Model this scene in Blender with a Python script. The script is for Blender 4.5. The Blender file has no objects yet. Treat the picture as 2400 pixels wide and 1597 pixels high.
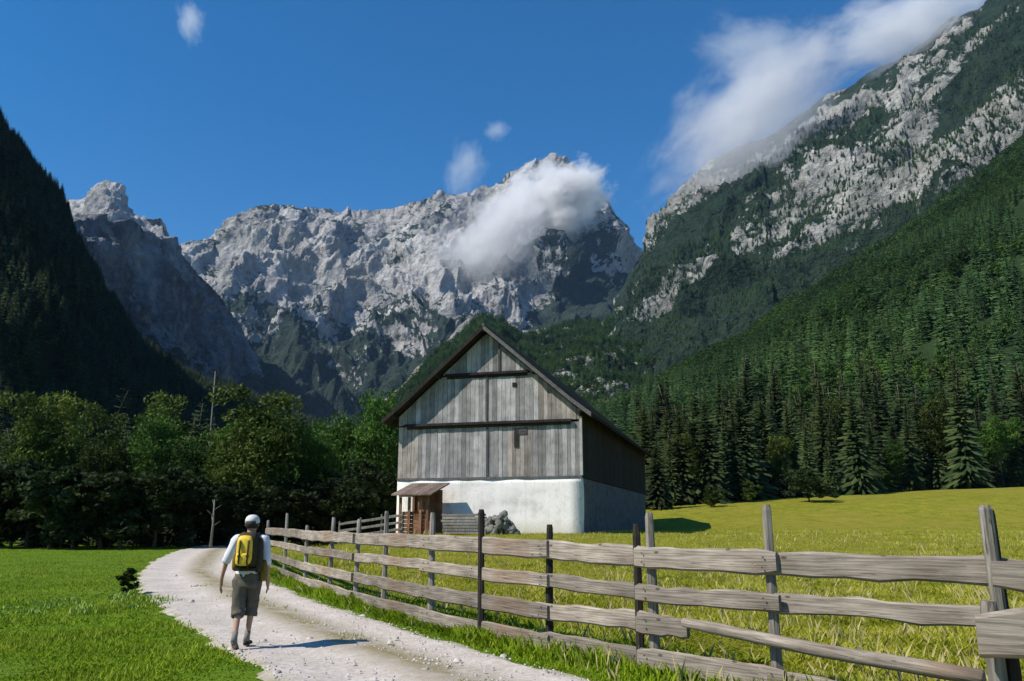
import bpy, bmesh, math, random
import numpy as np
from mathutils import Vector, Matrix, Quaternion

random.seed(7)
rng = np.random.default_rng(7)
sc = bpy.context.scene
COL = sc.collection

# ------------------------------------------------------------------ camera
CAM_Z = 1.7
PITCH = math.radians(12.797)
cam_d = bpy.data.cameras.new('camera')
cam_d.lens = 28.0
cam_d.sensor_width = 36.0
cam_d.clip_start = 0.1
cam_d.clip_end = 30000.0
cam = bpy.data.objects.new('camera', cam_d)
cam.location = (0, 0, CAM_Z)
cam.rotation_euler = (math.pi / 2 + PITCH, 0, 0)
COL.objects.link(cam)
sc.camera = cam

HAZE = 0.000026
# ------------------------------------------------------------------ world and sun
SUN_EL = math.radians(46)
SUN_TRAVEL = Vector((0.915, 0.40, 0)).normalized()
w = bpy.data.worlds.new('World')
sc.world = w
w.use_nodes = True
nt = w.node_tree
nt.nodes.clear()
sky = nt.nodes.new('ShaderNodeTexSky')
sky.sky_type = 'NISHITA'
sky.sun_disc = False
sky.sun_elevation = SUN_EL
sky.sun_rotation = math.atan2(-SUN_TRAVEL.x, -SUN_TRAVEL.y) % (2 * math.pi)
sky.altitude = 1200
sky.air_density = 1.0
sky.dust_density = 0.15
sky.ozone_density = 3.0
bg = nt.nodes.new('ShaderNodeBackground')
bg.inputs['Strength'].default_value = 0.105
wo = nt.nodes.new('ShaderNodeOutputWorld')
hsv = nt.nodes.new('ShaderNodeHueSaturation')      # the deep clean blue of mountain air, the same for every ray
hsv.inputs['Saturation'].default_value = 1.42
hsv.inputs['Value'].default_value = 1.0
nt.links.new(sky.outputs[0], hsv.inputs['Color'])
nt.links.new(hsv.outputs[0], bg.inputs[0])
nt.links.new(bg.outputs[0], wo.inputs[0])

sun_d = bpy.data.lights.new('sun', 'SUN')
sun_d.energy = 5.0
sun_d.angle = math.radians(0.53)
sun_d.color = (1.0, 0.93, 0.83)
sun = bpy.data.objects.new('sun', sun_d)
sv = Vector((SUN_TRAVEL.x * math.cos(SUN_EL), SUN_TRAVEL.y * math.cos(SUN_EL), -math.sin(SUN_EL)))
sun.rotation_euler = sv.to_track_quat('-Z', 'Y').to_euler()
sun.location = (-30, -10, 40)
COL.objects.link(sun)

sc.view_settings.view_transform = 'Standard'
sc.view_settings.look = 'None'
sc.view_settings.gamma = 1.0
sc.view_settings.exposure = 0.38
sc.view_settings.use_curve_mapping = False
sc.cycles.use_denoising = True
sc.cycles.max_bounces = 6
sc.cycles.diffuse_bounces = 3
sc.cycles.glossy_bounces = 2
sc.cycles.transparent_max_bounces = 12
sc.cycles.volume_bounces = 5
sc.cycles.volume_max_steps = 256

# ------------------------------------------------------------------ surveying helpers: picture directions -> places
FPX = 28.0 / 36.0 * 2400
K = 2400 / 2356.0
def ray(x, y):
    x = np.asarray(x, float) * K; y = np.asarray(y, float) * K
    dx = (x - 1200) / FPX; dy = (798.5 - y) / FPX
    return dx, math.cos(PITCH) - dy * math.sin(PITCH), math.sin(PITCH) + dy * math.cos(PITCH)
def on_ground(x, y, z=0.0):
    a, b, c = ray(x, y); t = (z - CAM_Z) / c
    return np.array([a * t, b * t])
def at_depth(x, y, Y):
    a, b, c = ray(x, y); t = Y / b
    return a * t, b * t, CAM_Z + c * t

def smooth(v, a, b):
    t = np.clip((np.asarray(v, float) - a) / (b - a), 0, 1)
    return t * t * (3 - 2 * t)

# ------------------------------------------------------------------ numpy noise
_perm = np.random.default_rng(11).permutation(256).astype(np.int64)
_perm = np.concatenate([_perm, _perm, _perm])
_g = np.random.default_rng(12).normal(size=(256, 3)); _g /= np.linalg.norm(_g, axis=1)[:, None]
def pnoise(x, y, z):
    xi = np.floor(x).astype(np.int64); yi = np.floor(y).astype(np.int64); zi = np.floor(z).astype(np.int64)
    xf = x - xi; yf = y - yi; zf = z - zi
    u = xf**3 * (xf * (xf * 6 - 15) + 10); v = yf**3 * (yf * (yf * 6 - 15) + 10); w_ = zf**3 * (zf * (zf * 6 - 15) + 10)
    xi &= 255; yi &= 255; zi &= 255
    def c(i, j, k):
        h = _perm[_perm[_perm[(xi + i) & 255] + ((yi + j) & 255)] + ((zi + k) & 255)]
        gg = _g[h]
        return gg[..., 0] * (xf - i) + gg[..., 1] * (yf - j) + gg[..., 2] * (zf - k)
    def lerp(a, b, t): return a + t * (b - a)
    x00 = lerp(c(0,0,0), c(1,0,0), u); x10 = lerp(c(0,1,0), c(1,1,0), u)
    x01 = lerp(c(0,0,1), c(1,0,1), u); x11 = lerp(c(0,1,1), c(1,1,1), u)
    return lerp(lerp(x00, x10, v), lerp(x01, x11, v), w_) * 1.6
def fbm(x, y, z, octv=5, gain=0.5):
    s = 0; a = 1.0; f = 1.0; t = 0
    for i in range(octv):
        s = s + a * pnoise(x * f + 17.3 * i, y * f - 9.1 * i, z * f + 3.7 * i); t += a; a *= gain; f *= 2.03
    return s / t
def ridged(x, y, z, octv=5, gain=0.5):
    s = 0; a = 1.0; f = 1.0; t = 0; wt = 1.0
    for i in range(octv):
        n = 1 - np.abs(pnoise(x * f + 5.3 * i, y * f - 7.7 * i, z * f + 1.9 * i))
        n = n * n * wt; wt = np.clip(n * 1.6, 0, 1)
        s = s + a * n; t += a; a *= gain; f *= 2.07
    return s / t

# ------------------------------------------------------------------ object helpers
def tag(o, label=None, cat=None, group=None, kind=None):
    if label: o['label'] = label
    if cat: o['category'] = cat
    if group: o['group'] = group
    if kind: o['kind'] = kind
    return o
def link(name, me, mat=None, parent=None):
    o = bpy.data.objects.new(name, me)
    COL.objects.link(o)
    if mat is not None and me is not None and len(me.materials) == 0:
        for m in (mat if isinstance(mat, (list, tuple)) else [mat]): me.materials.append(m)
    if parent is not None: o.parent = parent
    return o
def empty(name, loc=(0, 0, 0), rz=0):
    o = bpy.data.objects.new(name, None)
    o.location = loc; o.rotation_euler = (0, 0, rz); o.empty_display_size = 0.3
    COL.objects.link(o)
    return o
def np_mesh(name, verts, faces, smooth_sh=False):
    """faces: (n,3) or (n,4) int array"""
    verts = np.asarray(verts, np.float32); faces = np.asarray(faces, np.int32)
    me = bpy.data.meshes.new(name)
    n, k = faces.shape
    me.vertices.add(len(verts)); me.vertices.foreach_set('co', verts.ravel())
    me.loops.add(n * k); me.loops.foreach_set('vertex_index', faces.ravel())
    me.polygons.add(n); me.polygons.foreach_set('loop_start', np.arange(0, n * k, k, dtype=np.int32))
    me.polygons.foreach_set('loop_total', np.full(n, k, np.int32))
    if smooth_sh: me.polygons.foreach_set('use_smooth', np.ones(n, bool))
    me.update(calc_edges=True)
    return me
def attr(me, name, vals):
    a = me.attributes.new(name, 'FLOAT', 'POINT'); a.data.foreach_set('value', np.asarray(vals, np.float32).ravel())
def grid_faces(nr, nc):
    i = np.arange(nr - 1)[:, None]; j = np.arange(nc - 1)[None, :]
    a = i * nc + j
    return np.stack([a, a + 1, a + nc + 1, a + nc], -1).reshape(-1, 4)

class MB:
    """collects simple shapes and links them as one mesh"""
    def __init__(s): s.v = []; s.f = []
    def add(s, vs, fs):
        o = len(s.v); s.v += [tuple(v) for v in vs]; s.f += [tuple(i + o for i in f) for f in fs]
    def box(s, x0, x1, y0, y1, z0, z1):
        vs = [(x0,y0,z0),(x1,y0,z0),(x1,y1,z0),(x0,y1,z0),(x0,y0,z1),(x1,y0,z1),(x1,y1,z1),(x0,y1,z1)]
        s.add(vs, [(0,3,2,1),(4,5,6,7),(0,1,5,4),(1,2,6,5),(2,3,7,6),(3,0,4,7)])
    def prism(s, poly, y0, y1):
        """poly in (x,z), extruded along y"""
        n = len(poly)
        vs = [(p[0], y0, p[1]) for p in poly] + [(p[0], y1, p[1]) for p in poly]
        fs = [tuple(range(n)), tuple(range(2 * n - 1, n - 1, -1))] + [(i + 1 if i + 1 < n else 0, i, i + n, (i + 1) % n + n) for i in range(n)]
        s.add(vs, fs)
    def tube(s, pts, rad, seg=8, cap=True, wob=0.0):
        pts = [Vector(p) for p in pts]; n = len(pts)
        vs = []; up = Vector((0.13, 0.27, 1)).normalized()
        for i, p in enumerate(pts):
            t = (pts[min(i + 1, n - 1)] - pts[max(i - 1, 0)]).normalized()
            ref = up if abs(t.dot(up)) < 0.95 else Vector((1, 0.1, 0))
            a = t.cross(ref).normalized(); b = t.cross(a)
            r = rad[i] if hasattr(rad, '__len__') else rad
            for k in range(seg):
                an = 2 * math.pi * k / seg
                rr = r * (1 + random.uniform(-wob, wob))
                vs.append(p + a * math.cos(an) * rr + b * math.sin(an) * rr)
        fs = []
        for i in range(n - 1):
            for k in range(seg):
                q = (k + 1) % seg
                fs.append((i * seg + k, i * seg + q, (i + 1) * seg + q, (i + 1) * seg + k))
        if cap: fs += [tuple(range(seg - 1, -1, -1)), tuple((n - 1) * seg + k for k in range(seg))]
        s.add(vs, fs)
    def loft(s, rings, cap=True):
        """rings: list of lists of points, same count"""
        m = len(rings[0]); vs = [p for r in rings for p in r]; fs = []
        for i in range(len(rings) - 1):
            for k in range(m):
                q = (k + 1) % m
                fs.append((i * m + k, i * m + q, (i + 1) * m + q, (i + 1) * m + k))
        if cap: fs += [tuple(range(m - 1, -1, -1)), tuple((len(rings) - 1) * m + k for k in range(m))]
        s.add(vs, fs)
    def build(s, name, mat, parent=None, smooth_sh=False):
        me = bpy.data.meshes.new(name); me.from_pydata(s.v, [], s.f)
        bm = bmesh.new(); bm.from_mesh(me); bmesh.ops.recalc_face_normals(bm, faces=bm.faces); bm.to_mesh(me); bm.free()
        if smooth_sh: me.polygons.foreach_set('use_smooth', np.ones(len(me.polygons), bool))
        me.update()
        return link(name, me, mat, parent)

# ------------------------------------------------------------------ materials
class NT:
    def __init__(s, name):
        s.m = bpy.data.materials.new(name); s.m.use_nodes = True
        s.t = s.m.node_tree; s.b = s.t.nodes['Principled BSDF']; s.out = s.t.nodes['Material Output']
    def n(s, typ, **kw):
        nd = s.t.nodes.new(typ)
        for k, v in kw.items():
            if k in nd.inputs: nd.inputs[k].default_value = v
            else: setattr(nd, k, v)
        return nd
    def l(s, a, b): s.t.links.new(a, b)
    def coord(s, scale=(1, 1, 1), rot=(0, 0, 0), kind='Object', loc=None):
        tc = s.n('ShaderNodeTexCoord'); mp = s.n('ShaderNodeMapping')
        mp.inputs['Scale'].default_value = scale; mp.inputs['Rotation'].default_value = rot
        s.l(tc.outputs[kind], mp.inputs[0])
        return mp.outputs[0]
    def noise(s, vec, scale, detail=4, rough=0.55):
        nd = s.n('ShaderNodeTexNoise'); nd.inputs['Scale'].default_value = scale
        nd.inputs['Detail'].default_value = detail; nd.inputs['Roughness'].default_value = rough
        s.l(vec, nd.inputs['Vector']); return nd.outputs['Fac']
    def ramp(s, fac, stops):
        nd = s.n('ShaderNodeValToRGB'); cr = nd.color_ramp
        while len(cr.elements) < len(stops): cr.elements.new(0.5)
        for e, (p, c) in zip(cr.elements, stops):
            e.position = p; e.color = (c[0], c[1], c[2], 1) if hasattr(c, '__len__') else (c, c, c, 1)
        s.l(fac, nd.inputs[0]); return nd.outputs[0]
    def mix(s, fac, a, b, mode='MIX'):
        nd = s.n('ShaderNodeMix'); nd.data_type = 'RGBA'; nd.blend_type = mode
        for inp, v in ((nd.inputs[0], fac), (nd.inputs[6], a), (nd.inputs[7], b)):
            if hasattr(v, 'is_linked') or isinstance(v, bpy.types.NodeSocket): s.l(v, inp)
            elif hasattr(v, '__len__'): inp.default_value = (v[0], v[1], v[2], 1)
            else: inp.default_value = v
        return nd.outputs[2]
    def math(s, op, a, b=None, c=None, clamp=False):
        nd = s.n('ShaderNodeMath'); nd.operation = op; nd.use_clamp = clamp
        for i, v in enumerate((a, b, c)):
            if v is None: continue
            if isinstance(v, bpy.types.NodeSocket): s.l(v, nd.inputs[i])
            else: nd.inputs[i].default_value = v
        return nd.outputs[0]
    def attr(s, name):
        nd = s.n('ShaderNodeAttribute'); nd.attribute_name = name; return nd.outputs['Fac']
    def rand(s): return s.n('ShaderNodeObjectInfo').outputs['Random']
    def bump(s, h, strength=0.5, dist=0.02):
        nd = s.n('ShaderNodeBump'); nd.inputs['Strength'].default_value = strength; nd.inputs['Distance'].default_value = dist
        s.l(h, nd.inputs['Height']); s.l(nd.outputs[0], s.b.inputs['Normal'])
    def color(s, c):
        if isinstance(c, bpy.types.NodeSocket): s.l(c, s.b.inputs['Base Color'])
        else: s.b.inputs['Base Color'].default_value = (c[0], c[1], c[2], 1)
    def done(s, rough=0.85, spec=0.25):
        s.b.inputs['Roughness'].default_value = rough; s.b.inputs['Specular IOR Level'].default_value = spec
        return s.m

def wood_mat(name, dark, mid, light, grain=(14, 14, 0.9), var=0.35, warm=None):
    t = NT(name)
    v = t.coord(grain)
    n1 = t.noise(v, 2.2, 5, 0.65)
    v2 = t.coord((1.3, 1.3, 1.3)); n2 = t.noise(v2, 1.1, 4)
    c = t.ramp(n1, [(0.28, dark), (0.5, mid), (0.75, light)])
    c2 = t.ramp(n2, [(0.3, 0.62), (0.7, 1.12)])
    c = t.mix(1.0, c, c2, 'MULTIPLY')
    if warm is not None:
        n3 = t.noise(t.coord((1, 1, 1)), 0.55, 3)
        c = t.mix(t.ramp(n3, [(0.52, 0.0), (0.68, 0.75)]), c, warm)
    r = t.ramp(t.rand(), [(0.0, 1 - var), (1.0, 1 + var * 0.7)])
    c = t.mix(1.0, c, r, 'MULTIPLY')
    g2 = tuple(q * 2.6 for q in grain); n5 = t.noise(t.coord(g2), 1.3, 3, 0.5)      # drying cracks
    c = t.mix(t.ramp(n5, [(0.30, 0.85), (0.36, 0.0)]), c, tuple(q * 0.35 for q in dark))
    kn = t.n('ShaderNodeTexVoronoi'); kn.inputs['Scale'].default_value = 1.0; t.l(t.coord(tuple(3.2 if q < 2 else 7.0 for q in grain)), kn.inputs['Vector'])
    c = t.mix(t.ramp(kn.outputs['Distance'], [(0.07, 0.8), (0.13, 0.0)]), c, tuple(q * 0.5 for q in dark))      # knots
    t.color(c); t.bump(n1, 0.6, 0.01)
    return t.done(0.88, 0.2)

M = {}
M['barn_board'] = wood_mat('weathered_boards', (0.19,0.186,0.178), (0.355,0.35,0.338), (0.47,0.463,0.45), (16,16,0.7), 0.42)
M['barn_board_warm'] = wood_mat('weathered_boards_brownish', (0.19,0.17,0.15), (0.35,0.315,0.28), (0.46,0.42,0.38), (16,16,0.7), 0.35)
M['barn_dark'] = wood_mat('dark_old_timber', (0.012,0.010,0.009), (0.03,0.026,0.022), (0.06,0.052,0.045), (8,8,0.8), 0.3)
M['roof_wood'] = wood_mat('roof_shingle_wood', (0.05,0.048,0.045), (0.11,0.105,0.10), (0.20,0.19,0.18), (6,6,6), 0.4)
M['rail'] = wood_mat('weathered_rail_wood', (0.09,0.075,0.06), (0.27,0.23,0.185), (0.46,0.41,0.35), (0.9,18,22), 0.30, (0.20,0.13,0.085))
M['post'] = wood_mat('weathered_post_wood', (0.10,0.09,0.075), (0.27,0.24,0.20), (0.45,0.42,0.36), (14,14,0.9), 0.22)
M['post_dark'] = wood_mat('dark_post_wood', (0.015,0.013,0.011), (0.035,0.03,0.025), (0.06,0.05,0.04), (14,14,0.9), 0.2)
M['shed'] = wood_mat('brown_shed_wood', (0.08,0.035,0.018), (0.25,0.125,0.07), (0.38,0.22,0.14), (12,12,1.0), 0.3)
M['shed_roof'] = wood_mat('shed_roof_boards', (0.10,0.075,0.06), (0.20,0.15,0.12), (0.30,0.24,0.21), (12,1.0,12), 0.3)

def plaster():
    t = NT('lime_plaster')
    v = t.coord((1, 1, 1))
    n1 = t.noise(v, 0.9, 5, 0.6); n2 = t.noise(v, 7.0, 4, 0.6)
    c = t.ramp(n1, [(0.32, (0.58,0.55,0.50)), (0.5, (0.78,0.755,0.715)), (0.72, (0.86,0.84,0.80))])
    c = t.mix(t.ramp(n2, [(0.60, 0.0), (0.68, 0.6)]), c, (0.40, 0.38, 0.345))
    n4 = t.noise(t.coord((2.2, 2.2, 0.35)), 1.6, 4, 0.6)      # run-down stains
    c = t.mix(t.ramp(n4, [(0.55, 0.0), (0.75, 0.45)]), c, (0.44, 0.42, 0.37))
    # damp, dirty foot of the wall
    sp = t.n('ShaderNodeSeparateXYZ'); t.l(v, sp.inputs[0])
    f = t.math('ADD', t.math('MULTIPLY', sp.outputs[2], -0.9), t.math('MULTIPLY', n1, 1.3))
    c = t.mix(t.ramp(f, [(0.0, 0.0), (0.75, 0.6)]), c, (0.42, 0.41, 0.30))
    t.color(c); t.bump(n2, 0.5, 0.03)
    return t.done(0.95, 0.1)
M['plaster'] = plaster()

t = NT('shade_toned_masonry')
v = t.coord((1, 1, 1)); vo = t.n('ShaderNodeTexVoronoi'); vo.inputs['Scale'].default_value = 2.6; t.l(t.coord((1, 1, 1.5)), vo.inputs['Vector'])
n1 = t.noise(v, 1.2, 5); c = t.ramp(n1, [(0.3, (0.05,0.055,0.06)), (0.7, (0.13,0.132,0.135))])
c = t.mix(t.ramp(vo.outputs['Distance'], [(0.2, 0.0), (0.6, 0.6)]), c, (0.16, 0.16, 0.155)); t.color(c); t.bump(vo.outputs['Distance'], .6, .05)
M['masonry'] = t.done(.95, .1)  # pale base wall on the sunless side, its shade put into the colour
def foliage_mat(name, a, b, c, trans=0.25):
    t = NT(name)
    r = t.attr('tone')
    gp = t.n('ShaderNodeNewGeometry').outputs['Position']
    n1 = t.noise(gp, 0.35, 2); n0 = t.noise(gp, 0.014, 4, 0.6)
    col = t.ramp(t.math('ADD', t.math('MULTIPLY', r, 0.65), t.math('MULTIPLY', n1, 0.35)), [(0.15, a), (0.5, b), (0.9, c)])
    rr = t.ramp(t.rand(), [(0.0, 0.55), (1.0, 1.45)])
    col = t.mix(1.0, col, rr, 'MULTIPLY')
    col = t.mix(1.0, col, t.ramp(n0, [(0.34, (0.62,0.68,0.80)), (0.52, (1,1,1)), (0.68, (1.45,1.30,0.95))]), 'MULTIPLY')
    t.color(col)
    t.b.inputs['Roughness'].default_value = 0.75; t.b.inputs['Specular IOR Level'].default_value = 0.15
    tr = t.n('ShaderNodeBsdfTranslucent'); t.l(col, tr.inputs[0])
    mx = t.n('ShaderNodeMixShader'); mx.inputs[0].default_value = trans
    t.l(t.b.outputs[0], mx.inputs[1]); t.l(tr.outputs[0], mx.inputs[2]); t.l(mx.outputs[0], t.out.inputs[0])
    return t.m
M['leaf_olive'] = foliage_mat('olive_leaves', (0.024,0.040,0.007), (0.062,0.092,0.013), (0.115,0.150,0.026))
M['leaf_far'] = foliage_mat('far_broadleaf_leaves', (0.026,0.062,0.013), (0.050,0.105,0.022), (0.085,0.150,0.034))
M['leaf_green'] = foliage_mat('green_leaves', (0.020,0.052,0.008), (0.052,0.115,0.016), (0.100,0.180,0.030))
M['needle'] = foliage_mat('spruce_needles', (0.012,0.024,0.009), (0.030,0.050,0.014), (0.065,0.085,0.024), 0.12)
M['needle_far'] = foliage_mat('far_spruce_needles', (0.016,0.042,0.014), (0.034,0.076,0.023), (0.060,0.112,0.034), 0.12)
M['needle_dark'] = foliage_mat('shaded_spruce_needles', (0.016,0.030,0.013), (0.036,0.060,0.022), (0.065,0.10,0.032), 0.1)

def simple(name, col, rough=0.8, spec=0.25, nscale=None, amt=0.3, coordscale=(1,1,1)):
    t = NT(name)
    if nscale:
        n1 = t.noise(t.coord(coordscale), nscale, 4)
        c = t.mix(1.0, col, t.ramp(n1, [(0.3, 1 - amt), (0.7, 1 + amt * 0.6)]), 'MULTIPLY')
        t.color(c); t.bump(n1, 0.3, 0.01)
    else: t.color(col)
    return t.done(rough, spec)
M['bark'] = simple('tree_bark', (0.10, 0.085, 0.065), 0.95, 0.1, 6, 0.4, (4, 4, 0.6))
M['pale_bark'] = simple('pale_dead_bark', (0.17, 0.17, 0.145), 0.95, 0.1, 6, 0.3, (4, 4, 0.6))

# ------------------------------------------------------------------ ground height
def ground_h(x, y):
    x = np.asarray(x, float); y = np.asarray(y, float)
    h = 1.0 * smooth(y, 22, 44) * smooth(x, -13, -5)
    yy = np.maximum(0, y - 73)
    h = h + 2.1 * smooth(yy, 0, 20) * smooth(x, 4, 16) + 0.06 * np.maximum(0, yy - 19) * smooth(x, 0, 20)
    h = h + 0.036 * np.maximum(0, x - 12) * smooth(y, 58, 98)
    far = smooth(y, 12, 30)
    h = h + far * smooth(x, -9, -3) * 0.10 * pnoise(x * 0.13, y * 0.13, 0 * x + 2.2) * smooth(x + y * 0.0, -6, 2)
    return h
def gh(x, y): return float(ground_h(x, y))

def grass_mat():
    t = NT('meadow_grass')
    v = t.coord((1, 1, 1))
    big = t.noise(v, 0.10, 4, 0.6); fine = t.noise(v, 3.5, 6, 0.75); mid = t.noise(v, 0.8, 4, 0.6)
    lawn = t.ramp(fine, [(0.25, (0.055,0.105,0.006)), (0.5, (0.105,0.19,0.012)), (0.8, (0.17,0.26,0.025))])
    mead = t.ramp(fine, [(0.25, (0.105,0.11,0.010)), (0.5, (0.20,0.198,0.020)), (0.8, (0.30,0.285,0.045))])
    sp = t.n('ShaderNodeSeparateXYZ'); t.l(v, sp.inputs[0])
    f = t.attr('meadow')
    f = t.math('ADD', f, t.math('MULTIPLY', t.math('SUBTRACT', mid, 0.5), 0.8), clamp=True)
    c = t.mix(f, lawn, mead)
    c = t.mix(1.0, c, t.ramp(mid, [(0.3, (0.72,0.78,0.6)), (0.7, (1.18,1.12,1.1))]), 'MULTIPLY')
    c = t.mix(t.ramp(big, [(0.45, 0.0), (0.65, 0.5)]), c, t.mix(f, (0.085,0.13,0.012), (0.23,0.20,0.035)))
    t.color(c); t.bump(fine, 0.9, 0.08)
    return t.done(0.95, 0.1)
M['grass'] = grass_mat()

# ground sheet: fine near, reaching the horizon
def axis(lo, hi, n, c=0.0, k=4.6):
    u = np.linspace(-1, 1, n); s = np.sinh(u * k) / math.sinh(k)
    return np.where(s < 0, c + s * (c - lo), c + s * (hi - c))
gx = axis(-9000, 9000, 281, 0.0, 8.0); gy = axis(-3000, 12000, 281, 25.0, 7.0)
GX, GY = np.meshgrid(gx, gy)
GZ = ground_h(np.clip(GX, -120, 160), np.clip(GY, -40, 110))
# near the house and track the sheet is level, further out it rolls a little
roll = smooth(np.hypot(GX, GY), 80, 300) * pnoise(GX * 0.01, GY * 0.01, 0 * GX) * 3
GZ = GZ + roll
me = np_mesh('ground', np.stack([GX, GY, GZ], -1).reshape(-1, 3), grid_faces(len(gy), len(gx)), True)
def meadow_mask(x, y):
    return smooth(x - np.interp(y, [0, 9.3, 15, 23, 31, 45, 200], [4.0, 2.6, -0.7, -5.2, -8.5, -16, -40]), -0.2, 1.6)
attr(me, 'meadow', meadow_mask(GX, GY))
tag(link('ground', me, M['grass']), kind='structure')

# ------------------------------------------------------------------ gravel track
left_px = [(690, 1620), (630, 1568), (560, 1530), (480, 1480), (400, 1425), (340, 1380), (312, 1345), (322, 1316), (355, 1290), (400, 1270), (450, 1259), (500, 1252)]
L = [on_ground(*p) for p in left_px]
L = [np.array([-0.9, 5.2]) + np.array([0, -2.5]), np.array([-1.6, 6.8])] + L[1:] + [np.array([-27.5, 76])]
R_px = [(1350, 1568), (1200, 1525), (1000, 1471), (840, 1421), (720, 1382), (640, 1347)]
R = [np.array([3.6, 2.8]), np.array([2.2, 6.8])] + [on_ground(*p) for p in R_px] + [np.array(q) for q in ((-8.9, 27), (-10.6, 32), (-13.2, 40), (-16.5, 50), (-19.8, 63), (-23.5, 76))]
def resample(P, n):
    P = np.array(P); d = np.r_[0, np.cumsum(np.hypot(*np.diff(P, axis=0).T))]
    s = np.linspace(0, d[-1], n); Q = np.stack([np.interp(s, d, P[:, i]) for i in (0, 1)], 1)
    for _ in range(6): Q[1:-1] = (Q[:-2] + 2 * Q[1:-1] + Q[2:]) / 4
    return Q
# match stations by depth so that the sides stay opposite each other
def by_y(P, ys):
    P = np.array(P); o = np.argsort(P[:, 1]); return np.interp(ys, P[o, 1], P[o, 0])
RN = 420
ys = np.geomspace(2.6, 74, RN)
xl = by_y(resample(L, 300), ys); xr = by_y(resample(R, 300), ys)
# in the near stretch the track runs slantwise, so blend the sides smoothly
nu = 28
U = np.linspace(0, 1, nu)[None, :]
PX = xl[:, None] * (1 - U) + xr[:, None] * U
PY = np.repeat(ys[:, None], nu, 1)
edge = np.minimum(U, 1 - U)
wig = 0.24 * pnoise(PX * 0 + 3.1, PY * 1.7, PX * 0 + 7.7) + 0.11 * pnoise(PX * 0 + 9.1, PY * 6, PX * 0)
PX = PX + np.where(U < 0.04, wig, 0) - np.where(U > 0.96, wig * 0.8, 0)
rut = -0.025 * (np.exp(-((U - 0.27) / 0.12) ** 2) + np.exp(-((U - 0.75) / 0.12) ** 2)) + 0.02 * np.exp(-((U - 0.5) / 0.1) ** 2)
PZ = ground_h(PX, PY) + 0.035 + rut * smooth(edge, 0.0, 0.1) - 0.05 * (1 - smooth(edge, 0, 0.035)) + 0.008 * pnoise(PX * 3, PY * 3, PX * 0)
me = np_mesh('gravel_track', np.stack([PX, PY, PZ], -1).reshape(-1, 3), grid_faces(RN, nu), True)
attr(me, 'across', np.repeat(U, RN, 0))
t = NT('pale_gravel')
v = t.coord((1, 1, 1))
n1 = t.noise(v, 12, 6, 0.8); n2 = t.noise(v, 0.9, 5, 0.65); n3 = t.noise(v, 3.0, 4, 0.7)
c = t.ramp(n1, [(0.25, (0.30,0.275,0.24)), (0.5, (0.50,0.47,0.43)), (0.75, (0.68,0.65,0.61))])
c = t.mix(1.0, c, t.ramp(n2, [(0.3, (0.86,0.82,0.76)), (0.7, (1.12,1.08,1.08))]), 'MULTIPLY')
ac = t.attr('across')
mid = t.math('SUBTRACT', 1.0, t.math('MULTIPLY', t.math('ABSOLUTE', t.math('SUBTRACT', ac, 0.60)), 4.6), clamp=True)
g = t.math('MULTIPLY', mid, t.ramp(t.math('ADD', t.math('MULTIPLY', n2, 0.6), t.math('MULTIPLY', n3, 0.4)), [(0.36, 0.0), (0.52, 1.0)]))
c = t.mix(t.math('MULTIPLY', g, 0.95), c, (0.24, 0.20, 0.095))
eg = t.math('SUBTRACT', 1.0, t.math('MULTIPLY', t.math('MINIMUM', ac, t.math('SUBTRACT', 1.0, ac)), 14.0), clamp=True)
c = t.mix(t.math('MULTIPLY', eg, t.ramp(n3, [(0.4, 0.2), (0.6, 1.0)])), c, (0.20, 0.20, 0.06))
t.color(c); t.bump(n1, 0.6, 0.03)
M['gravel'] = t.done(0.95, 0.1)
tag(link('gravel_track', me, M['gravel']), kind='structure')
def track_u(x, y):
    a = np.interp(y, ys, xl); b = np.interp(y, ys, xr)
    return (x - a) / np.maximum(b - a, 0.5)

# ------------------------------------------------------------------ mountains
def rock_mat(name, rock_lo, rock_mid, rock_hi, veg_a, veg_b, scale=1.0, rot=(0, 0, 0), thr=0.5, warm=(0.38,0.35,0.31)):
    t = NT(name)
    vs = t.coord((1.0 * scale, 1.0 * scale, 1.0 * scale))
    vstr = t.coord((3.6 / scale, 1.0 / scale, 1.0 / scale), rot)
    vstr.node.vector_type = 'TEXTURE'
    n_big = t.noise(vs, 0.006, 6, 0.62)
    n_str = t.noise(vstr, 0.012, 7, 0.68)
    n_fine = t.noise(vs, 0.045, 5, 0.75)
    rock = t.ramp(t.math('ADD', t.math('MULTIPLY', n_str, 0.6), t.math('MULTIPLY', n_fine, 0.4)), [(0.30, rock_lo), (0.48, rock_mid), (0.66, rock_hi)])
    rock = t.mix(t.ramp(n_big, [(0.5, 0.0), (0.7, 0.45)]), rock, warm)
    veg = t.ramp(n_fine, [(0.3, veg_a), (0.7, veg_b)])
    a = t.attr('veg')
    f = t.math('ADD', a, t.math('MULTIPLY', t.math('SUBTRACT', t.math('ADD', t.math('MULTIPLY', n_str, 0.5), t.math('MULTIPLY', n_fine, 0.5)), 0.5), -3.2))
    f = t.ramp(f, [(thr - 0.08, 0.0), (thr + 0.08, 1.0)])
    t.color(t.mix(f, rock, veg))
    t.bump(t.math('ADD', n_fine, n_str), 0.9, 26 / scale)
    return t.done(0.95, 0.08)

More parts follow.
